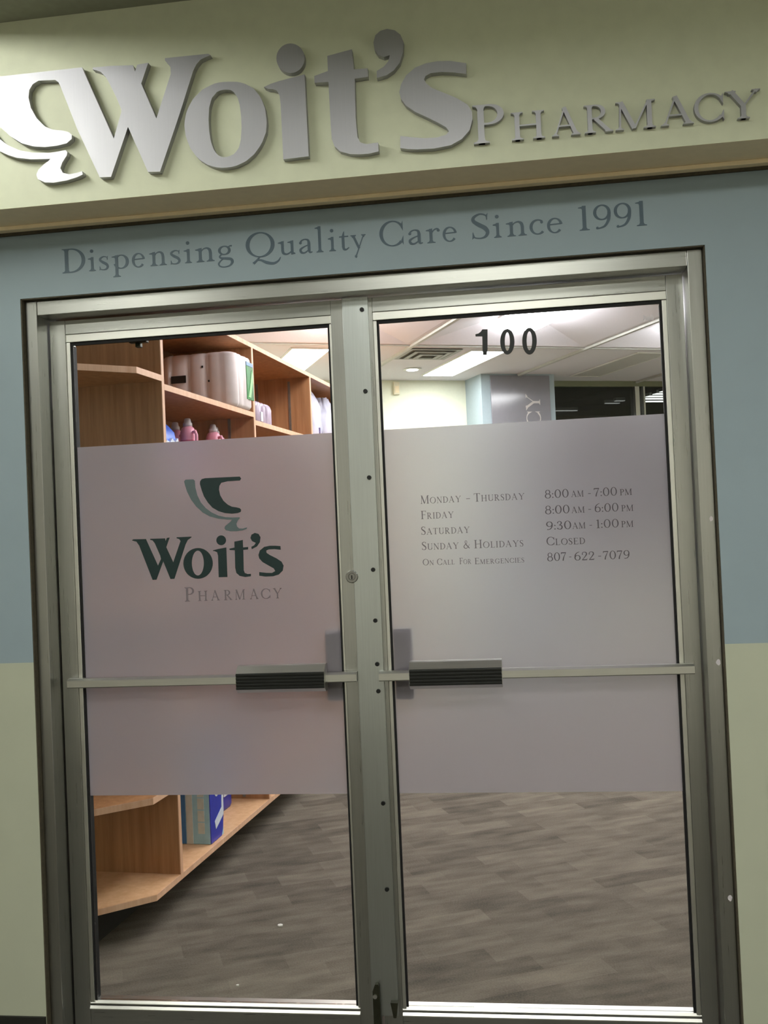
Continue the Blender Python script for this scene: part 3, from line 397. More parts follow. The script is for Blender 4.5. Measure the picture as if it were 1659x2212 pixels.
TAG = [('D', -0.836, -0.7652), ('i', -0.757, -0.7339), ('s', -0.7234, -0.6944), ('p', -0.6847, -0.6335), ('e', -0.624, -0.5849), ('n', -0.5714, -0.5199), ('s', -0.5089, -0.4788), ('i', -0.4682, -0.4449), ('n', -0.4342, -0.3782), ('g', -0.3689, -0.3223), ('Q', -0.2857, -0.1851), ('u', -0.1921, -0.1427), ('a', -0.1312, -0.0933), ('l', -0.0848, -0.0621), ('i', -0.0482, -0.0265), ('t', -0.0162, 0.0117), ('y', 0.0158, 0.0589), ('C', 0.0977, 0.1646), ('a', 0.1785, 0.2185), ('r', 0.2275, 0.2663), ('e', 0.2738, 0.3128), ('S', 0.3539, 0.4022), ('i', 0.4118, 0.4351), ('n', 0.4478, 0.5033), ('c', 0.5113, 0.5497), ('e', 0.5584, 0.6), ('1', 0.6432, 0.6721), ('9', 0.6829, 0.7294), ('9', 0.7375, 0.7834), ('1', 0.7946, 0.8232)]
SIGNPH = [('P', 0.3749, 0.4544), ('H', 0.4717, 0.5558), ('A', 0.5734, 0.6442), ('R', 0.6551, 0.7253), ('M', 0.7317, 0.8304), ('A', 0.8426, 0.9218), ('C', 0.9238, 0.995), ('Y', 0.9996, 1.0838)]
DECPH = [('P', -0.541, -0.512), ('H', -0.501, -0.4717), ('A', -0.4608, -0.4347), ('R', -0.4218, -0.3964), ('M', -0.3879, -0.3576), ('A', -0.3435, -0.3173), ('C', -0.3099, -0.2821), ('Y', -0.2737, -0.2471)]
RUNS = [
  ('MONDAY', 0.1704, 0.2858, 1.5302) ,
  ('-', 0.3007, 0.3118, 1.5385) ,
  ('THURSDAY', 0.3229, 0.4652, 1.5292) ,
  ('FRIDAY', 0.1697, 0.2632, 1.4863) ,
  ('SATURDAY', 0.1685, 0.3066, 1.4414) ,
  ('SUNDAY', 0.1686, 0.2737, 1.3977) ,
  ('&', 0.2873, 0.3046, 1.3972) ,
  ('HOLIDAYS', 0.3178, 0.4559, 1.3967) ,
  ('ON', 0.1688, 0.2, 1.354) ,
  ('CALL', 0.2096, 0.2593, 1.3535) ,
  ('FOR', 0.2738, 0.3067, 1.3532) ,
  ('EMERGENCIES', 0.317, 0.4558, 1.3515) ,
  ('8:00', 0.522, 0.5879, 1.5291) ,
  ('AM', 0.5952, 0.6292, 1.5294) ,
  ('-', 0.6416, 0.6488, 1.537) ,
  ('7:00', 0.658, 0.7207, 1.528) ,
  ('PM', 0.7287, 0.7614, 1.5278) ,
  ('8:00', 0.5207, 0.5883, 1.4846) ,
  ('AM', 0.5939, 0.6299, 1.4844) ,
  ('-', 0.6403, 0.6475, 1.4927) ,
  ('6:00', 0.6579, 0.7226, 1.4837) ,
  ('PM', 0.7305, 0.7633, 1.4831) ,
  ('9:30', 0.5219, 0.591, 1.44) ,
  ('AM', 0.5943, 0.6303, 1.44) ,
  ('-', 0.6414, 0.6482, 1.448) ,
  ('1:00', 0.6602, 0.7213, 1.4391) ,
  ('PM', 0.7284, 0.7612, 1.4387) ,
  ('CLOSED', 0.5207, 0.627, 1.3966) ,
  ('807', 0.5206, 0.5729, 1.3521) ,
  ('-', 0.5814, 0.5874, 1.3618) ,
  ('622', 0.5958, 0.6508, 1.3511) ,
  ('-', 0.6612, 0.6692, 1.3606) ,
  ('7079', 0.6747, 0.7468, 1.3509) ,
]

# ------------------------------------------------------------------ the hall in front of the shop
def slab_with_holes(bm, xs, ys, holes, z0, z1):
    for i in range(len(xs) - 1):
        for j in range(len(ys) - 1):
            cx, cy = (xs[i] + xs[i + 1]) / 2, (ys[j] + ys[j + 1]) / 2
            if any(h[0] < cx < h[1] and h[2] < cy < h[3] for h in holes): continue
            box(bm, xs[i], xs[i + 1], ys[j], ys[j + 1], z0, z1)
HX, HY, HC = 4.0, -4.6, 2.905
b = nb(); box(b, -HX, HX, HY, 0.075, -0.1, 0.0)
struct('floor', b, M['hall_floor'], 'dull grey brown hall floor in front of the double door', 'floor')
LIGHTS = [(-1.44, -1.125, -1.75, -0.45, 'near'), (-0.3, 0.9, -2.0, -1.4, 'far'), (2.0, 3.2, -2.0, -1.4, 'far'), (-2.6, -1.4, -3.6, -3.0, 'off'), (-0.2, 1.0, -3.6, -3.0, 'off'), (2.0, 3.2, -3.6, -3.0, 'off')]
xs = sorted({-HX, HX} | {v for l in LIGHTS for v in l[:2]}); ys = sorted({HY, 0.0} | {v for l in LIGHTS for v in l[2:4]})
b = nb(); slab_with_holes(b, xs, ys, [l[:4] for l in LIGHTS], HC, HC + 0.02)
struct('ceiling', b, M['hall_ceiling'], 'flat grey green hall ceiling above the cream sign band', 'ceiling')
for nm, r in dict(wall_rear=(-HX, HX, HY - 0.1, HY), wall_left=(-HX - 0.1, -HX, HY, 0.0), wall_right=(HX, HX + 0.1, HY, 0.0)).items():
    b = nb(); box(b, *r, 0, HC); struct(nm, b, M['hall_wall'], {'wall_rear': 'plain hall wall behind the viewer', 'wall_left': 'plain hall wall far to the left', 'wall_right': 'plain hall wall far to the right'}[nm], 'wall')
HL = {0: 'recessed hall ceiling light close to the sign band at left', 1: 'recessed hall ceiling light above and behind the viewer', 2: 'recessed hall ceiling light to the right of the viewer', 3: 'recessed hall ceiling light at the rear left of the hall', 4: 'recessed hall ceiling light near the rear wall', 5: 'recessed hall ceiling light at the rear right of the hall'}
for i, (x0, x1, y0, y1, k) in enumerate(LIGHTS):
    o = thing('ceiling_light', HL[i], 'ceiling light', 'recessed lights in the hall ceiling', ((x0 + x1) / 2, (y0 + y1) / 2, HC))
    w2, d2, h = (x1 - x0) / 2, (y1 - y0) / 2, RECESS
    b = nb()
    for r in ((-w2, -w2 + .012, -d2, d2), (w2 - .012, w2, -d2, d2), (-w2 + .012, w2 - .012, -d2, -d2 + .012), (-w2 + .012, w2 - .012, d2 - .012, d2)): box(b, *r, 0.0, h)
    box(b, -w2, w2, -d2, d2, h, h + .02)
    obj('housing', b, M['hall_ceiling'], o)
    b = nb()
    if k == 'near':
        tube(b, [(0.0, -d2 + .04, .034), (0.0, d2 - .04, .034)], .017, 14)
        obj('tube_lamp', b, M['halln'], o); continue
    box(b, -w2 + .013, w2 - .013, -d2 + .013, d2 - .013, h - .012, h - .002)
    obj('diffuser', b, M[dict(near='halln', far='hallf', off='hallr')[k]], o)

# front wall, sign band, trim
b = nb()
box(b, -HX, -0.97, 0, 0.15, 0, HC); box(b, 0.97, HX, 0, 0.15, 0, HC); box(b, -0.97, 0.97, 0, 0.15, 2.1822, HC)
struct('wall_front', b, M['paint'], 'shop front wall painted blue grey above and cream below', 'wall')
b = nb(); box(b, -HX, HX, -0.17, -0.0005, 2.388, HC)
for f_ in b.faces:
    if abs(f_.calc_center_median().z - 2.388) < .001: f_.material_index = 1  # underside cream is lightened and warmed to stand in for floor bounce
struct('wall_bulkhead', b, [M['cream'], M['soffit_bounce']], 'cream bulkhead carrying the metal sign above the door', 'wall')
o = struct('trim_1', label='narrow cream moulding where the bulkhead meets the blue wall', cat='trim')
b = nb(); box(b, -HX, HX, -0.034, -0.008, 2.376, 2.3878, 0.002); obj('moulding', b, M['soffit_bounce'], o)
b = nb(); box(b, -HX, HX, -0.0078, -0.0006, 2.368, 2.3876); obj('painted_shadow_line', b, M['joint_shadow'], o, label='dark strip painted as a shadow line')  # solid dark strip painted as the shadow under the moulding
for nm, x0, x1 in (('baseboard_left', -HX, -0.97), ('baseboard_right', 0.97, HX)):
    b = nb(); box(b, x0, x1, -0.006, -0.0004, 0.0, 0.1, 0.002)
    struct(nm, b, M['basevinyl'], 'black cove base along the cream wall ' + ('left' if x0 < 0 else 'right') + ' of the door', 'baseboard')

# door frame
FR = struct('door_frame', label='aluminium door frame set into the blue wall', cat='door frame')
b = nb(); box(b, -0.9655, -0.9305, 0.02, 0.145, 0, 2.178, 0.0015); obj('jamb', b, M['alu'], FR)
b = nb(); box(b, 0.9265, 0.9655, 0.02, 0.145, 0, 2.178, 0.0015); obj('jamb', b, M['alu'], FR)
b = nb(); box(b, -0.9295, 0.9255, 0.0205, 0.145, 2.135, 2.178, 0.0015); obj('head', b, M['alu_rail'], FR)
b = nb()
box(b, -0.9697, -0.9665, 0.001, 0.06, 0, 2.1819); box(b, 0.9665, 0.9697, 0.001, 0.06, 0, 2.1819); box(b, -0.9697, 0.9697, 0.001, 0.06, 2.1788, 2.1819)
obj('caulk_joint', b, M['joint_shadow'], FR, label='dark brown joint around the frame')
for x, z, w_, h_ in ((0.955, 1.452, .010, .014), (0.955, 1.069, .012, .017), (0.955, 0.444, .011, .016)):
    b = nb(); pts = [(x + w_ / 2 * math.cos(a) * random.uniform(.8, 1.15), z + h_ / 2 * math.sin(a) * random.uniform(.8, 1.15)) for a in [k * PI / 6 for k in range(12)]]
    prism(b, pts, 0.0192, 0.0199, XZ); obj('sticker_residue', b, M['smudge'], FR, label='pale sticker scrap')

# ------------------------------------------------------------------ the two glazed door leaves
GZ0, GZ1, FZ0, FZ1 = 0.1019, 2.060, 0.7055, 1.7484
def leaf(name, label, hx, gh, gl, lx, s):
    """s=+1: hinge side at left. hx, lx: outer edges; gh, gl: glass edges at hinge and lock side"""
    D = struct(name, label=label, cat='door')
    def part(nm, x0, x1, y0, y1, z0, z1, m, bev=0.0015, label=None):
        b = nb(); box(b, min(x0, x1), max(x0, x1), y0, y1, z0, z1, bev); return obj(nm, b, M[m], D, label=label)
    part('hinge_stile', hx, gh - s * .0165, .09, .135, .012, 2.131, 'alu')
    part('lock_stile', gl + s * (.009 if s > 0 else .0135), lx, .09, .135, .012, 2.131, 'alu')
    a, c = gh - s * .0163, gl + s * (.0088 if s > 0 else .0133)
    part('top_rail', a, c, .0903, .135, 2.0885, 2.131, 'alu_rail'); part('bottom_rail', a, c, .0903, .135, .012, .078, 'alu_rail')
    part('glazing_bead', a, gh - s * .0035, .0925, .13, .099, 2.0635, 'bead'); part('glazing_bead', c, gl + s * .003, .0925, .13, .099, 2.0635, 'bead')
    part('glazing_bead', a, c, .0918, .13, 2.0645, 2.088, 'bead')
    b = nb(); lo, hi = min(a, c), max(a, c)
    for z0, y0 in ((.079, .0855), (.0915, .0935)):
        prism(b, [(y0, z0), (y0, z0 + .003), (y0 + .006, z0 + .0095), (.13, z0 + .0095), (.13, z0)], lo, hi, lambda p, q, d: (d, p, q))
    obj('glazing_bead', b, M['bead'], D, label='stepped bright lower bead')
    b = nb(); l, r = min(gh, gl), max(gh, gl)
    for x0, x1, z0, z1 in ((l - .0034, l + .003, GZ0, GZ1 - .0045), (r - .003, r + .0034, GZ0, GZ1 - .0045), (l - .0034, r + .0034, GZ1 - .0045, GZ1 + .0035)): box(b, x0, x1, .097, .1008, z0, z1); box(b, x0 if x0 < l else r, l if x0 < l and x1 < r else x1, .1008, .128, GZ1 if z0 > GZ0 + .1 else z0, z1)
    obj('gasket', b, M['gasket'], D)
    part('glass_pane', l + .0003, r - .0003, .102, .1075, GZ0, GZ1, 'glass', 0)
    part('frosted_film', l + .0005, r - .0005, .1012, .1016, FZ0, FZ1, 'film', 0)
    return D
D1 = leaf('door_1', 'left glazed door leaf with emblem on its frosted film', -.927, -.8611, -.0751, -.0035, 1)
D2 = leaf('door_2', 'right glazed door leaf numbered 100 with opening hours', .9235, .8622, .0698, .0035, -1)
def push_bar(D, x0, x1, p0, p1):
    b = nb(); prism(b, [(.084, 1.0325), (.06, 1.0325), (.058, 1.035), (.058, 1.054), (.066, 1.0595), (.084, 1.0595)], x0, x1, lambda p, q, d: (d, p, q))
    for xa in (x0 + .002, x1 - .032): box(b, xa, xa + .03, .0835, .0899, 1.034, 1.058)
    bar = obj('push_bar', b, M['alu_bright'], D)
    b = nb(); prism(b, [(.083, 1.086), (.064, 1.086), (.060, 1.084), (.040, 1.0665), (.040, 1.0205), (.056, 1.009), (.083, 1.009)], p0, p1, lambda p, q, d: (d, p, q))
    obj('paddle', b, M['alu_bright'], bar)
    b = nb(); box(b, p0 + .001, p1 - .001, .0375, .0398, 1.0205, 1.0665)
    for k in range(5): box(b, p0 + .001, p1 - .001, .0345, .0378, 1.0215 + k * .0092, 1.0282 + k * .0092, .001)
    obj('grip_strip', b, M['grip'], bar, label='black ribbed grip strip')
push_bar(D1, -.898, -.0305, -.378, -.119); push_bar(D2, .034, .900, .122, .381)
for D_, xa in ((D1, -.128), (D2, .0735)):
    b = nb(); box(b, xa, xa + .05, .112, .165, .97, 1.175, .006); obj('inside_latch_case', b, M['bolt'], D_, label='dark latch case seen dimly through the film')
# meeting stile cover with its screws, bolts and lock
b = nb(); box(b, -.0300, .0455, .079, .0897, .083, 2.1335, .002); AS = obj('astragal', b, M['alu_plate'], D2)
for z in (2.095, 1.860, 1.612, 1.348, 1.203, 1.079, 1.002, .684, .441):
    b = nb(); lathe(b, [(.0058, -.003), (.0064, 0.0), (.0052, .0)][:2] + [(.0064, .0025)], (.0278, .0765, z), 14, 'Y'); obj('screw', b, M['screw'], AS, label='black screw head')
b = nb(); prism(b, [(-.024, .03), (-.004, .03), (-.004, .172), (-.008, .178), (-.016, .178), (-.024, .158)], .064, .0785, XZ); FB = obj('flush_bolt', b, M['bolt'], D1, label='dark surface bolt at the foot')
b = nb(); lathe(b, [(.006, -.004), (.006, .0)], (-.017, .0635, .145), 12, 'Y'); obj('bolt_knob', b, M['bead'], FB)
b = nb(); prism(b, [(.026, .128), (.047, .128), (.041, .086), (.033, .086)], .062, .0785, XZ); obj('strike', b, M['bolt'], D2, label='dark tapered catch at the foot')
b = nb(); lathe(b, [(.0185, .0), (.0185, -.010), (.0165, -.0145), (.010, -.0145), (.009, -.0135), (.0, -.0135)][:5], (-.0345, .0895, 1.3305), 28, 'Y'); LK = obj('lock_cylinder', b, M['chrome'], D1, smooth=False)
b = nb(); box(b, -.0358, -.0332, .0735, .0764, 1.3235, 1.3345); obj('keyhole', b, M['screw'], LK)
b = nb(); box(b, -.695, -.640, .128, .15, 2.058, 2.07, .002); box(b, -.676, -.660, .13, .15, 2.044, 2.058, .003); obj('inner_catch', b, M['bolt'], D1, label='small dark catch behind the glass')
b = nb()
for k in range(9):
    x = .8145 + k * .0031; z = 2.0185 + random.uniform(-.003, .003); h_ = random.uniform(.004, .009)
    prism(b, [(x, z - h_), (x + .0035, z - h_ * .8), (x + .0042, z + h_ * .6), (x + .001, z + h_)], .1011, .1017, XZ)
obj('sticker_residue', b, M['smudge'], D2, label='torn white sticker remains')

# lettering on the doors
YD0, YD1 = .1003, .1011
def flat(name, D, m, polys, label=None, d=(YD0, YD1), rings=()):
    b = nb()
    for p in polys: prism(b, p, d[0], d[1], XZ)
    for o_, i_ in rings: ring_prism(b, o_, i_, d[0], d[1], XZ)
    return obj(name, b, M[m], D, label=label)
em = flat('emblem', D1, 'teal', [DECAL['bowl']], 'dark teal bowl shape of the emblem'); flat('emblem_sweep', em, 'teal_grey', [DECAL['swoosh']], 'grey sweep and foot of the emblem')
WM = flat('shop_name', D1, 'teal', [DECAL['W']], 'dark teal shop name lettering')
flat('letter', WM, 'teal', [], None, rings=[(DECAL['o'], DECAL['o_in'])]); flat('letter', WM, 'teal', [DECAL['i'], DECAL['i_dot']])
for k in ('t', 'apostrophe', 's'): flat('letter', WM, 'teal', [DECAL[k]])
b = nb()
for i, (ch, x0, x1) in enumerate(DECPH): fit_glyph(b, ch, x0, x1, 1.2745, .0415 if i == 0 else .0295, YD0, YD1, XZ)
obj('shop_trade', b, M['purple_ink'], D1, label='thin mauve grey word pharmacy')
ROWS = [(0, 3, 'Monday to Thursday'), (3, 4, 'Friday'), (4, 5, 'Saturday'), (5, 8, 'Sunday and holidays'), (8, 12, 'on call for emergencies')]
for a, e, lab in ROWS:
    b = nb(); tiny = a == 8
    for tx, x0, x1, z in RUNS[a:e]:
        cap = .0178 if tiny else .0235
        if tx == '-': prism(b, [(x0, z - .0008), (x1, z - .0008), (x1, z + .0008), (x0, z + .0008)], YD0, YD1, XZ)
        else: fit_run(b, tx, x0, x1, z, cap, YD0, YD1, XZ, small=None if tx == '&' else (.0135 if tiny else .0178))
    obj('day_lettering', b, M['ink'], D2, label='grey line reading ' + lab)
for a, e, lab in [(12, 17, 'eight to seven'), (17, 22, 'eight to six'), (22, 27, 'nine thirty to one'), (27, 28, 'closed'), (28, 33, 'a telephone number')]:
    b = nb()
    for tx, x0, x1, z in RUNS[a:e]:
        if tx == '-': prism(b, [(x0, z - .0008), (x1, z - .0008), (x1, z + .0008), (x0, z + .0008)], YD0, YD1, XZ)
        elif tx in ('AM', 'PM'): fit_run(b, tx, x0, x1, z, .0172, YD0, YD1, XZ)
        elif tx == 'CLOSED': fit_run(b, tx, x0, x1, z, .0235, YD0, YD1, XZ, small=.0178)
        else: fit_run(b, tx, x0, x1, z, .0250, YD0, YD1, XZ)
    obj('hours_lettering', b, M['ink2'], D2, label='grey figures giving ' + lab)
for k in ('1', '0a', '0b'):
    flat('number_digit', D2, 'black', [HUNDRED[k]] if k == '1' else [], None, (.1005, .1017), [(HUNDRED[k], HUNDRED[k + '_in'])] if k != '1' else ())

# ------------------------------------------------------------------ metal sign on the bulkhead
SY0, SY1 = -.190, -.1702
SG = 'large brushed metal letters of the sign'
for nm, polys, ring, lab in (
    ('logoW', ['logoW'], None, 'large brushed metal letter W joined to a bowl emblem at left'),
    ('foot', ['foot'], None, 'bright metal sweep and foot piece under the sign emblem'),
    ('o', [], ('o', 'o_in'), 'large brushed metal letter o after the W'),
    ('i', ['i', 'i_dot'], None, 'large brushed metal letter i with round dot'),
    ('t', ['t'], None, 'large brushed metal letter t before the apostrophe'),
    ('apostrophe', ['apostrophe'], None, 'dark grey metal apostrophe at the top of the sign'),
    ('s', ['s'], None, 'large brushed metal letter s ending the big name')):
    b = nb()
    for p in polys: prism(b, SIGN[p], SY0, SY1, XZ)
    if ring: ring_prism(b, SIGN[ring[0]], SIGN[ring[1]], SY0, SY1, XZ)
    tag(obj('sign_emblem' if nm == 'foot' else 'sign_letter', b, M['sign']), lab, 'sign letter', SG)
names = ['first letter P', 'letter H after the P', 'letter A between H and R', 'letter R', 'letter M', 'letter A between M and C', 'letter C', 'last letter Y']
for i, (ch, x0, x1) in enumerate(SIGNPH):
    b = nb(); fit_glyph(b, ch, x0, x1, 2.4388, .099 if i == 0 else .0705, -.1835, -.1702, XZ)
    tag(obj('sign_letter', b, M['sign']), 'small serif metal ' + names[i] + ' of the word pharmacy', 'sign letter', 'small metal letters of the sign')
# painted slogan on the blue wall
words, k = ['Dispensing', 'Quality', 'Care', 'Since', '1991'], 0
for wd in words:
    o = thing('slogan_word', 'dark vinyl ' + ('number ' if wd == '1991' else 'word ') + wd + ' on the blue wall above the door', 'wall lettering', 'words of the slogan', ((TAG[k][1] + TAG[k + len(wd) - 1][2]) / 2, 0, 2.247))
    for ch in wd:
        c, x0, x1 = TAG[k]; k += 1; b = nb()
        fit_glyph(b, c, x0 - o.location.x, x1 - o.location.x, 0, .0705, -.0009, -.0001, XZ)
        obj('digit' if wd == '1991' else 'letter', b, M['vinyl'], o)

# ------------------------------------------------------------------ inside the shop
TH = math.radians(24.5); CU, SU = math.cos(TH), math.sin(TH)
def UV(u, v, z=0.0): return Vector((u * CU - v * SU, u * SU + v * CU, z))
FUV = lambda co: UV(co.x, co.y, co.z)
SX0, SX1, SC = -1.65, 3.4, 2.90
VB = 6.28
def clip(bm, planes):
    for p, n in planes:
        bmesh.ops.bisect_plane(bm, geom=bm.verts[:] + bm.edges[:] + bm.faces[:], plane_co=p, plane_no=n, clear_outer=True)
ROOM = [(Vector((SX0, 0, 0)), Vector((-1, 0, 0))), (Vector((SX1, 0, 0)), Vector((1, 0, 0))), (Vector((0, .15, 0)), Vector((0, -1, 0))), (UV(0, VB), UV(0, 1))]
b = nb(); box(b, SX0, SX1, .076, 8.9, -.1, 0.0); clip(b, ROOM[:2] + ROOM[3:])
struct('floor_store', b, M['carpet'], 'grey brown striped carpet inside the shop', 'floor')
yb = lambda x: (VB + x * SU) / CU
b = nb(); box(b, SX0 - .1, SX0, .15, yb(SX0), 0, SC); struct('wall_store_left', b, M['store_wall'], 'cream shop wall behind the shelving', 'wall')
b = nb(); box(b, SX1, SX1 + .1, .15, yb(SX1), 0, SC); struct('wall_store_right', b, M['store_wall'], 'cream shop wall at the far right inside', 'wall')
U0, U1, WU0, WU1 = 1.08, 6.68, 3.66, 6.3
b = nb(); box(b, U0, WU0, VB, VB + .1, 0, SC, f=FUV); box(b, WU0, WU1, VB, VB + .1, 0, .9, f=FUV); box(b, WU1, U1, VB, VB + .1, 0, SC, f=FUV)
struct('wall_back', b, M['store_wall'], 'pale cream back wall of the shop', 'wall')
b = nb(); box(b, 2.883, 3.647, 5.88, VB - .001, 0, SC, f=FUV)
struct('wall_pillar', b, M['store_blue'], 'blue grey pillar against the back wall of the shop', 'pillar')
# ceiling: flat panels in a five foot grid, two rows of shallow hipped coffers
GU, GV, PU = 1.75, 4.570, 1.524
COF = [(k, r) for r in (1, 2) for k in (-1, 0, 1)] + [(-1, 3)]  # last coffer and its lamp added out of view to light the near shelves
b = nb(); bc = nb()
for k in range(-4, 5):
    for r in range(-2, 6):
        u0, v1 = GU + k * PU, GV - (r - 1) * PU; u1, v0 = u0 + PU, v1 - PU
        if (k, r) in COF:
            f_, hz = .045, .16; uc, vc = (u0 + u1) / 2, (v0 + v1) / 2
            P0 = [(u0, v0, 0), (u1, v0, 0), (u1, v1, 0), (u0, v1, 0)]; P1 = [(u0 + f_, v0 + f_, 0), (u1 - f_, v0 + f_, 0), (u1 - f_, v1 - f_, 0), (u0 + f_, v1 - f_, 0)]
            P2 = [(uc - .17, vc - .42, hz), (uc + .17, vc - .42, hz), (uc + .17, vc + .42, hz), (uc - .17, vc + .42, hz)]
            V = [[bc.verts.new(UV(p[0], p[1], SC + p[2])) for p in q] for q in (P0, P1, P2)]
            for A, B in ((V[0], V[1]), (V[1], V[2])):
                for i in range(4): bc.faces.new((A[i], A[(i + 1) % 4], B[(i + 1) % 4], B[i]))
            bc.faces.new(V[2])
        else: b.faces.new([b.verts.new(UV(*p, SC)) for p in ((u0, v0), (u1, v0), (u1, v1), (u0, v1))])
clip(b, ROOM); clip(bc, ROOM)
CE = struct('ceiling_store', b, M['tile'], 'flat white part of the shop ceiling', 'ceiling')
struct('ceiling_coffers', bc, M['tile'], 'shallow hipped light coffers in the shop ceiling', 'ceiling')
b = nb()
for k in range(-3, 6):
    box(b, GU + k * PU - .014, GU + k * PU + .014, -2, VB, SC - .022, SC - .0005, f=FUV)
clip(b, ROOM); obj('grid_runner', b, M['runner'], CE)
b = nb(); box(b, -2, 8, GV - .012, GV + .012, SC - .010, SC - .0006, f=FUV); clip(b, ROOM); obj('cross_runner', b, M['runner'], CE)
proto = None
WL = {(-1, 1): 'glowing wraparound light in the left ceiling coffer', (0, 1): 'glowing wraparound light in the coffer above the number 100', (1, 1): 'glowing wraparound light in the right ceiling coffer',
      (-1, 2): 'wraparound light in the left coffer nearest the door', (0, 2): 'wraparound light in the middle coffer nearest the door', (1, 2): 'wraparound light in the right coffer nearest the door', (-1, 3): 'added unseen wraparound light just inside the door, brightening the near shelves'}
for (k, r), lab in WL.items():
    loc = UV(GU + k * PU + PU / 2, GV - (r - 1) * PU - PU / 2, SC + .05)
    if proto is None:
        proto = thing('ceiling_light', lab, 'ceiling light', 'wraparound lights in the shop coffers', loc, TH)
        b = nb(); box(b, -.16, .16, -.43, .43, .095, .112); obj('pan', b, M['white_metal'], proto)
        b = nb(); box(b, -.15, .15, -.42, .42, .0, .094, .035); obj('diffuser', b, M['wrap'], proto)
    else: dup(proto, loc=loc, label=lab)
TL = [(.988, 'lit long flat ceiling light seen above the shelving'), (2.475, 'lit long flat ceiling light left of the number 100'), (4.02, 'unlit long flat ceiling light above the dark window')]
for u, lab in TL:
    o = thing('ceiling_light', lab, 'ceiling light', 'flat troffers at the back of the shop ceiling', UV(u, 5.335, SC), TH)
    b = nb()
    for r in ((-.165, -.15, -.62, .62), (.15, .165, -.62, .62), (-.15, .15, -.62, -.607), (-.15, .15, .607, .62)): box(b, *r, -.012, -.001)
    obj('frame', b, M['white_metal'], o)
    b = nb(); box(b, -.15, .15, -.606, .606, -.008, -.002); obj('diffuser', b, M['trof' if u < 4 else 'offwhite'], o)
o = thing('air_grille', 'square grey air diffuser in the ceiling beside the lit troffer', 'air vent', None, UV(2.005, 4.90, SC - .0015), TH)
b = nb()
for k in range(3):
    a = .225 - k * .062; z = -.006 - k * .010
    for r in ((-a, a, -a, -a + .036), (-a, a, a - .036, a), (-a, -a + .036, -a + .036, a - .036), (a - .036, a, -a + .036, a - .036)): box(b, *r, z - .004, z)
obj('cone', b, M['grille'], o)
b = nb(); box(b, -.222, .222, -.222, .222, -.004, -.0012); obj('duct_opening', b, M['dark_room'], o)
o = thing('downlight', 'small round lit downlight in the ceiling near the back wall', 'downlight', None, UV(2.12, 5.64, SC))
b = nb(); lathe(b, [(.075, -.001), (.085, -.004), (.075, -.009)], n=24); obj('trim_ring', b, M['white_metal'], o)
b = nb(); lathe(b, [(.055, -.0095), (.05, -.014)], n=24); obj('lens', b, M['down'], o)
o = thing('wall_speaker', 'small beige box high on the cream back wall', 'wall box', None, UV(2.163, VB, 2.82), TH)
b = nb(); box(b, -.03, .03, -.035, -.001, -.062, .062, .006); obj('body', b, M['beige'], o)
b = nb(); box(b, -.02, .02, -.0375, -.0352, -.045, .02, .001); obj('cover', b, M['soffit_bounce'], o)
# board on the pillar
o = thing('sign_board', 'glossy grey board with vertical pale lettering on the blue pillar', 'sign', None, UV(3.282, 5.88, 1.9), TH)
b = nb(); box(b, -.308, .308, -.014, -.001, -.75, .985, .002); obj('panel', b, M['board'], o)
b = nb(); z = .805 - .0      # reads upward: the Y is topmost
for ch in 'YCAMRAHP':
    gp = glyph_pts(ch); x0 = min(p[0] for p in gp); wd = (max(p[0] for p in gp) - x0) * .16
    put_glyph(b, ch, (lambda q, x0=x0, zz=z - wd: zz + (q - x0) * .16), lambda q, cp=(.20 if ch == 'P' else .15): .198 - q * cp, -.0165, -.0145, lambda p, q, d: (q, d, p))
    z -= wd + .012
obj('lettering', b, M['board_ink'], o, label='pale grey vertical letters')
# dark window in the back wall and the dark room behind it
W1 = struct('window_1', label='dark interior window in the back wall right of the pillar', cat='window')
b = nb(); box(b, WU0, WU1, VB - .01, VB + .09, 2.845, SC - .001, f=FUV); box(b, WU0, WU1, VB - .01, VB + .09, .9, .95, f=FUV); obj('frame_rail', b, M['olive'], W1)
for u0, u1 in ((4.774, 4.823), (4.872, 4.890), (WU1 - .04, WU1)):
    b = nb(); box(b, u0, u1, VB - .01, VB + .09, .951, 2.844, f=FUV); obj('mullion', b, M['bead'], W1)
b = nb(); box(b, WU0, WU1, VB + .035, VB + .041, .951, 2.844, f=FUV); obj('glass_pane', b, M['dark_glass'], W1)
b = nb()
box(b, 2.9, 8.4, 9.6, 9.7, 0, 3.05, f=FUV); box(b, 2.8, 2.9, VB + .101, 9.7, 0, 3.05, f=FUV); box(b, 8.4, 8.5, VB + .101, 9.7, 0, 3.05, f=FUV)
box(b, 2.9, 8.4, VB + .101, 9.6, 2.95, 3.05, f=FUV); box(b, 2.9, 8.4, VB + .101, 9.6, -.1, 0, f=FUV)
struct('wall_far_room', b, M['dark_room'], 'dark unlit room behind the interior window', 'room')
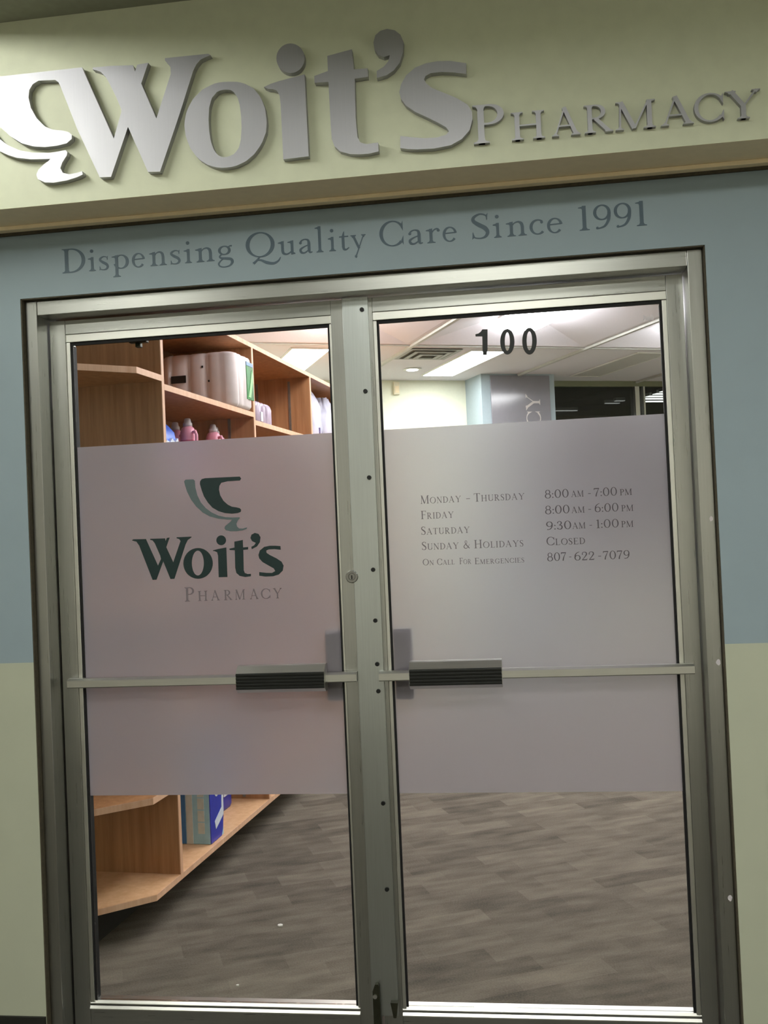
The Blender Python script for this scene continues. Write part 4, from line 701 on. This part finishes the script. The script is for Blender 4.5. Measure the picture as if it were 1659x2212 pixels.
for i, (u0, u1, v0, dv, m) in enumerate([(5.60, 6.9, 7.01, .10, 'trof'), (5.63, 6.9, 7.20, .10, 'trof'), (5.66, 6.9, 7.40, .10, 'trof'), (5.70, 6.9, 7.60, .10, 'trof'), (5.82, 6.9, 7.84, .10, 'trof'), (5.45, 5.58, 7.80, .05, 'dimstrip'), (5.44, 5.64, 8.02, .05, 'dimstrip'), (5.10, 5.42, 8.70, .06, 'dimstrip')]):
    lab = ['first and nearest', 'second', 'third', 'fourth', 'fifth and farthest'][i] + ' of the bright strip lights stepping away behind the dark window' if i < 5 else ['upper short glowing strip standing in for a reflection', 'lower short glowing strip standing in for a reflection', 'low dim strip light beside the pillar'][i - 5] + ' behind the dark window'  # the two short dim strips are window reflections built as glowing boxes
    o = thing('strip_light', lab, 'ceiling light', 'strip lights behind the dark window', UV((u0 + u1) / 2, v0 + dv / 2, 2.90), TH)
    hu, hv = (u1 - u0) / 2, dv / 2
    b = nb(); box(b, -hu, hu, -hv, hv, .012, .05); obj('housing', b, M['white_metal'], o)
    b = nb(); box(b, -hu + .004, hu - .004, -hv + .004, hv - .004, .006, .0119); obj('diffuser', b, M[m if m == 'dimstrip' else 'strip'], o)

# ------------------------------------------------------------------ shelving run (local axes: x along the run, y towards the wall)
SO, SR = (-.935, .819, 0), math.atan2(.99663, .08208)
UN = thing('shelving_unit', 'long wooden shelving run along the left side inside the shop', 'shelving', None, SO, SR)
DEP, END, TOP = .42, 4.32, 2.405
NEAR = lambda t: -.02 - 1.0 * t
def plank(name, s0, s1, z0, z1, near=False, m='wood', t0=0.0):
    b = nb(); pts = [(NEAR(t0) if near else s0, t0 + .004), (s1, t0 + .004), (s1, DEP), (NEAR(DEP) if near else s0, DEP)]
    prism(b, pts, z0, z1, lambda p, q, d: (p, q, d)); o = obj(name, b, M[m], UN)
    b = nb(); prism(b, [(NEAR(t0) if near else s0, t0), (s1, t0), (s1, t0 + .0038), (NEAR(t0) if near else s0, t0 + .0038)], z0, z1, lambda p, q, d: (p, q, d))
    if near: prism(b, [(NEAR(0) - .004, 0), (NEAR(0) - .0002, 0.0), (NEAR(DEP) - .0002, DEP), (NEAR(DEP) - .004, DEP)], z0, z1, lambda p, q, d: (p, q, d))
    obj('edge_band', b, M['edge'], o, label='pale front edge')
    return o
plank('bottom_deck', 0, END, .128, .150, True, 'deck')
DIV = [.19, 1.245, 2.26, 3.28, END - .022]
for s in DIV:
    b = nb(); box(b, s, s + .022, .004, DEP, .1505, TOP - .0005); d = obj('divider', b, M['wood'], UN)
    b = nb(); box(b, s, s + .022, 0, .0038, .1505, TOP - .0005); obj('edge_band', b, M['edge'], d, label='pale front edge')
plank('top_panel', DIV[0], END, TOP, TOP + .022)
b = nb(); box(b, DIV[0], END, DEP + .0005, DEP + .012, .0, TOP + .022); obj('back_panel', b, M['wood'], UN)
b = nb(); prism(b, [(NEAR(.2), .2), (END - .02, .2), (END - .02, DEP), (NEAR(DEP) + .02, DEP)], 0, .1275, lambda p, q, d: (p, q, d)); obj('kick_plinth', b, M['kick'], UN)
for z in (2.086, 1.20, .482): plank('shelf', 0, DIV[0] - .0005, z, z + .024, True)
for a, e, zs in ((0, 1, (2.054, 1.68, 1.2, .74)), (1, 2, (2.017, 1.62, 1.2, .74)), (2, 3, (2.036, 1.62, 1.2, .74)), (3, 4, (2.036, 1.62, 1.2, .74))):
    for z in zs: plank('shelf', DIV[a] + .0225, DIV[e] - .0005, z, z + .024)
for s in DIV[1:4]:
    for t in (.125, .33):
        b = nb(); box(b, s - .004, s - .0004, t, t + .014, .16, TOP - .02); obj('shelf_standard', b, M['steel'], UN)
RUNM = Matrix.Translation(SO) @ Matrix.Rotation(SR, 4, 'Z')
def at(s, t, z): return RUNM @ Vector((s, t, z))

# paper towel pack
o = thing('paper_towel_pack', 'large white pack of paper towel rolls on the upper shelf', 'paper towels', None, at(1.085, .17, 2.0785), SR)
def lobed(x0, x1, y0, y1, nx, ny, r, dip):
    pts = []
    def side(ax, ay, bx, by, n):
        for k in range(n):
            for q in range(6):
                u = (k + q / 6) / n; bump = dip * (abs(math.sin(PI * u * n)) ** .5 - 1)
                pts.append((lerp(ax, bx, u), lerp(ay, by, u), bump))
    side(x0 + r, y0, x1 - r, y0, nx); c1 = len(pts); out = []
    nrm = (0, -1)
    for x, y, bmp in pts: out.append((x, y - bmp))
    for k in range(7): a = -PI / 2 + k * PI / 12; out.append((x1 - r + r * math.cos(a), y0 + r + r * math.sin(a)))
    pts.clear(); side(x1, y0 + r, x1, y1 - r, ny); out += [(x + bmp, y) for x, y, bmp in pts]
    for k in range(7): a = k * PI / 12; out.append((x1 - r + r * math.cos(a), y1 - r + r * math.sin(a)))
    pts.clear(); side(x1 - r, y1, x0 + r, y1, nx); out += [(x, y + bmp) for x, y, bmp in pts]
    for k in range(7): a = PI / 2 + k * PI / 12; out.append((x0 + r + r * math.cos(a), y1 - r + r * math.sin(a)))
    pts.clear(); side(x0, y1 - r, x0, y0 + r, ny); out += [(x - bmp, y) for x, y, bmp in pts]
    for k in range(7): a = PI + k * PI / 12; out.append((x0 + r + r * math.cos(a), y0 + r + r * math.sin(a)))
    return out
def loft(bm, outline, levels, c=(0, 0)):
    rows = [[bm.verts.new((c[0] + (x - c[0]) * k, c[1] + (y - c[1]) * k, z)) for x, y in outline] for z, k in levels]
    n = len(outline)
    for A, B in zip(rows, rows[1:]):
        for i in range(n): bm.faces.new((A[i], A[(i + 1) % n], B[(i + 1) % n], B[i]))
    bm.faces.new(rows[0][::-1]); bm.faces.new(rows[-1])
b = nb(); loft(b, lobed(-.13, .13, -.185, .19, 2, 3, .05, .014), [(0, .90), (.006, .96), (.018, 1), (.15, 1.005), (.246, 1), (.257, .97), (.262, .90)]); obj('wrapped_rolls', b, M['paper'], o, smooth=True)
b = nb(); box(b, .03, .124, -.1885, -.1835, .05, .215, .002); lb = obj('label_panel', b, M['green'], o, label='green printed label')
b = nb(); prism(b, [(.04, .06), (.075, .06), (.12, .17), (.10, .2), (.07, .12)], -.1905, -.1888, XZ); obj('leaf_print', b, M['lime'], lb)
b = nb(); box(b, .03, .124, -.1886, -.1835, .2155, .235, .001); obj('label_band', b, M['label_blue'], o, label='pale blue label band')
b = nb(); box(b, -.1335, -.1285, .06, .135, .125, .16)
obj('bar_print', b, M['code'], o, label='small black print block')
for y, z in ((.02, .03), (-.03, .19), (-.06, .12)):
    b = nb(); box(b, -.1318, -.1290, y, y + .008, z, z + .010); obj('print_spot', b, M['code'], o)
# blue bag
o = thing('pouch', 'blue and white printed bag beside the pink bottles', 'bag', None, at(.47, .19, 1.7045), SR)
b = nb(); loft(b, lobed(-.085, .085, -.09, .09, 1, 1, .03, .004), [(0, .92), (.02, 1), (.17, 1.0), (.215, .92), (.24, .72), (.25, .62)]); obj('bag_body', b, M['bagblue'], o, smooth=True)
b = nb(); prism(b, [(-.075, .15), (-.05, .175), (-.02, .165), (.0, .185), (.03, .17), (.06, .19), (.07, .165), (.03, .15), (-.04, .145)], -.098, -.086, lambda p, q, d: (p, d, q)); prism(b, [(-.04, .02), (.05, .02), (.05, .08), (.02, .115), (-.02, .105)], -.098, -.086, lambda p, q, d: (p, d, q)); obj('front_print', b, M['bagwhite'], o, label='white printed shapes')
b = nb(); prism(b, [(-.07, .03), (.05, .03), (.055, .09), (.01, .125), (-.04, .11)], -.096, -.082, lambda p, q, d: (d, p, q)); prism(b, [(-.06, .155), (.02, .15), (.06, .175), (.0, .19), (-.05, .18)], -.096, -.082, lambda p, q, d: (d, p, q)); obj('end_print', b, M['bagwhite'], o, label='white printed shapes')
# pink bottles
BL = [(.70, .12, -.5, 'pink bottle standing next to the blue bag'), (.985, .115, -.4, 'second pink bottle, standing apart to the right'), (.80, .225, -.5, 'pink bottle half hidden between the blue bag and the front bottle'), (1.10, .15, -.4, 'pink bottle behind the right front bottle, only its cap showing')]
bot = None
for s, t, r, lab in BL:
    if bot is None:
        bot = thing('detergent_bottle', lab, 'bottle', 'pink bottles on the second shelf', at(s, t, 1.7045), SR + r)
        b = nb(); lathe(b, [(.030, 0), (.034, .008), (.034, .205), (.032, .232), (.026, .25), (.018, .258)], n=24, sy=1.15); obj('bottle_body', b, M['pink'], bot, smooth=True)
        b = nb(); lathe(b, [(.0205, .256), (.0205, .272), (.016, .277), (.014, .291), (.009, .295)], n=20); obj('cap', b, M['cap'], bot, smooth=True)
        b = nb(); tube(b, [(0, -.034, .228), (0, -.052, .232), (0, -.060, .215), (0, -.060, .17), (0, -.048, .155), (0, -.034, .16)], .0075); obj('handle', b, M['pink'], bot, smooth=True)
        b = nb(); lathe(b, [(.0345, .165), (.0347, .17), (.0347, .19), (.034, .195)], n=24, sy=1.15); obj('neck_band', b, M['pinkdark'], bot)
    else: dup(bot, loc=at(s, t, 1.7045), rz=SR + r, label=lab)
# lilac wrapped pack in the third bay
o = thing('tissue_pack', 'lilac shiny wrapped pack on the shelf behind the towels', 'pack', None, at(1.56, .12, 2.0415), SR)
b = nb(); loft(b, lobed(-.13, .13, -.07, .09, 3, 2, .03, .03), [(0, .95), (.012, 1), (.095, 1), (.115, .93), (.125, .8)]); obj('wrapped_rolls', b, M['lilac'], o, smooth=True)
b = nb(); box(b, -.075, -.045, -.075, -.05, .02, .07, .001); obj('label_panel', b, M['bagwhite'], o)
# white bags in the fourth bay
def white_bag(lab, s, t, hw, hd, h, peak):
    o = thing('plastic_bag', lab, 'bag', 'white plastic bags in the last shelf bay', at(s, t, 2.0605), SR)
    b = nb(); out = [(hw * math.cos(a) * (1 + .07 * math.sin(5 * a)), hd * math.sin(a) * (1 + .08 * math.cos(4 * a))) for a in [k * PI / 18 for k in range(36)]]
    loft(b, out, [(0, .85), (.02, .98), (h * .2, 1.04), (h * .35, 1.02), (h * .5, .98), (h * .65, .9), (h * .78, .72), (h * .9, .5), (h, peak)])
    for v in b.verts: v.co += Vector((random.uniform(-.008, .008), random.uniform(-.008, .008), 0 if v.co.z < .01 else random.uniform(-.006, .006)))
    obj('bag_body', b, M['white_bag'], o, smooth=True)
    b = nb(); box(b, -hw * .25, hw * .35, -hd * 1.09, -hd * .9, .03, .07, .002); obj('print_patch', b, M['violet'], o, label='small violet print')
white_bag('tall pointed white plastic bag, left of two in the last bay', 2.60, .13, .10, .085, .325, .16)
white_bag('wider white plastic bag, right of two in the last bay', 2.93, .12, .15, .10, .30, .45)
# cartons on the bottom deck
o = thing('carton', 'light blue carton with grey bands on the bottom deck', 'box', None, at(.62, .095, .1503), SR)
b = nb(); box(b, -.075, .075, -.072, .072, 0, .40, .003); obj('carton_body', b, M['lightblue'], o)
b = nb(); box(b, -.0768, -.0748, .0385, .069, .002, .398); obj('side_band', b, M['midblue'], o, label='mid blue band')
b = nb(); box(b, -.0769, -.0748, .0055, .0345, .001, .399); obj('centre_band', b, M['silver'], o, label='grey vertical band')
for k in range(6):
    b = nb(); box(b, -.0766, -.0748, -.048, -.018, .045 + k * .052, .092 + k * .052, .0005); obj('picture_square', b, M['silver'], o, label='grey printed square')
b = nb(); prism(b, [(-.074, .002), (.045, .002), (.062, .03), (.074, .10), (.074, .398), (-.074, .398)], -.0752, -.0722, XZ); nv = obj('side_panel', b, M['navy'], o, label='navy blue side')
b = nb(); prism(b, [(.0 + .03 * math.cos(a), .235 + .05 * math.sin(a)) for a in [k * PI / 10 for k in range(20)]], -.077, -.0753, XZ); prism(b, [(-.03, .085), (.05, .125), (.055, .20), (.07, .20), (.07, .09), (-.02, .05)], -.077, -.0753, XZ); obj('side_print', b, M['bagwhite'], nv, label='white shapes')
o = thing('pouch', 'small navy and white pack behind the light blue carton', 'bag', None, at(1.06, .20, .1503), SR)
b = nb(); loft(b, lobed(-.08, .08, -.05, .06, 1, 1, .03, .004), [(0, .9), (.015, 1), (.2, 1), (.24, .85), (.26, .6)]); obj('bag_body', b, M['navy'], o, smooth=True)
b = nb(); box(b, -.05, .07, -.057, -.045, .07, .17, .004); obj('front_print', b, M['bagwhite'], o, label='white print')
# scraps on the carpet
for p, r_, lab in (((-.5017, .896), .011, 'larger white paper scrap on the carpet'), ((-.526, .417), .005, 'tiny white paper scrap on the carpet close to the door')):
    b = nb(); pts = [(r_ * math.cos(a) * random.uniform(.6, 1.3), r_ * .8 * math.sin(a) * random.uniform(.7, 1.2)) for a in [k * PI / 4 for k in range(8)]]
    prism(b, pts, 0.0, .004, lambda p_, q, d: (p_, q, d)); s_ = obj('paper_scrap', b, M['crumb']); s_.location = (p[0], p[1], .0005); tag(s_, lab, 'paper scrap', 'paper scraps on the carpet')
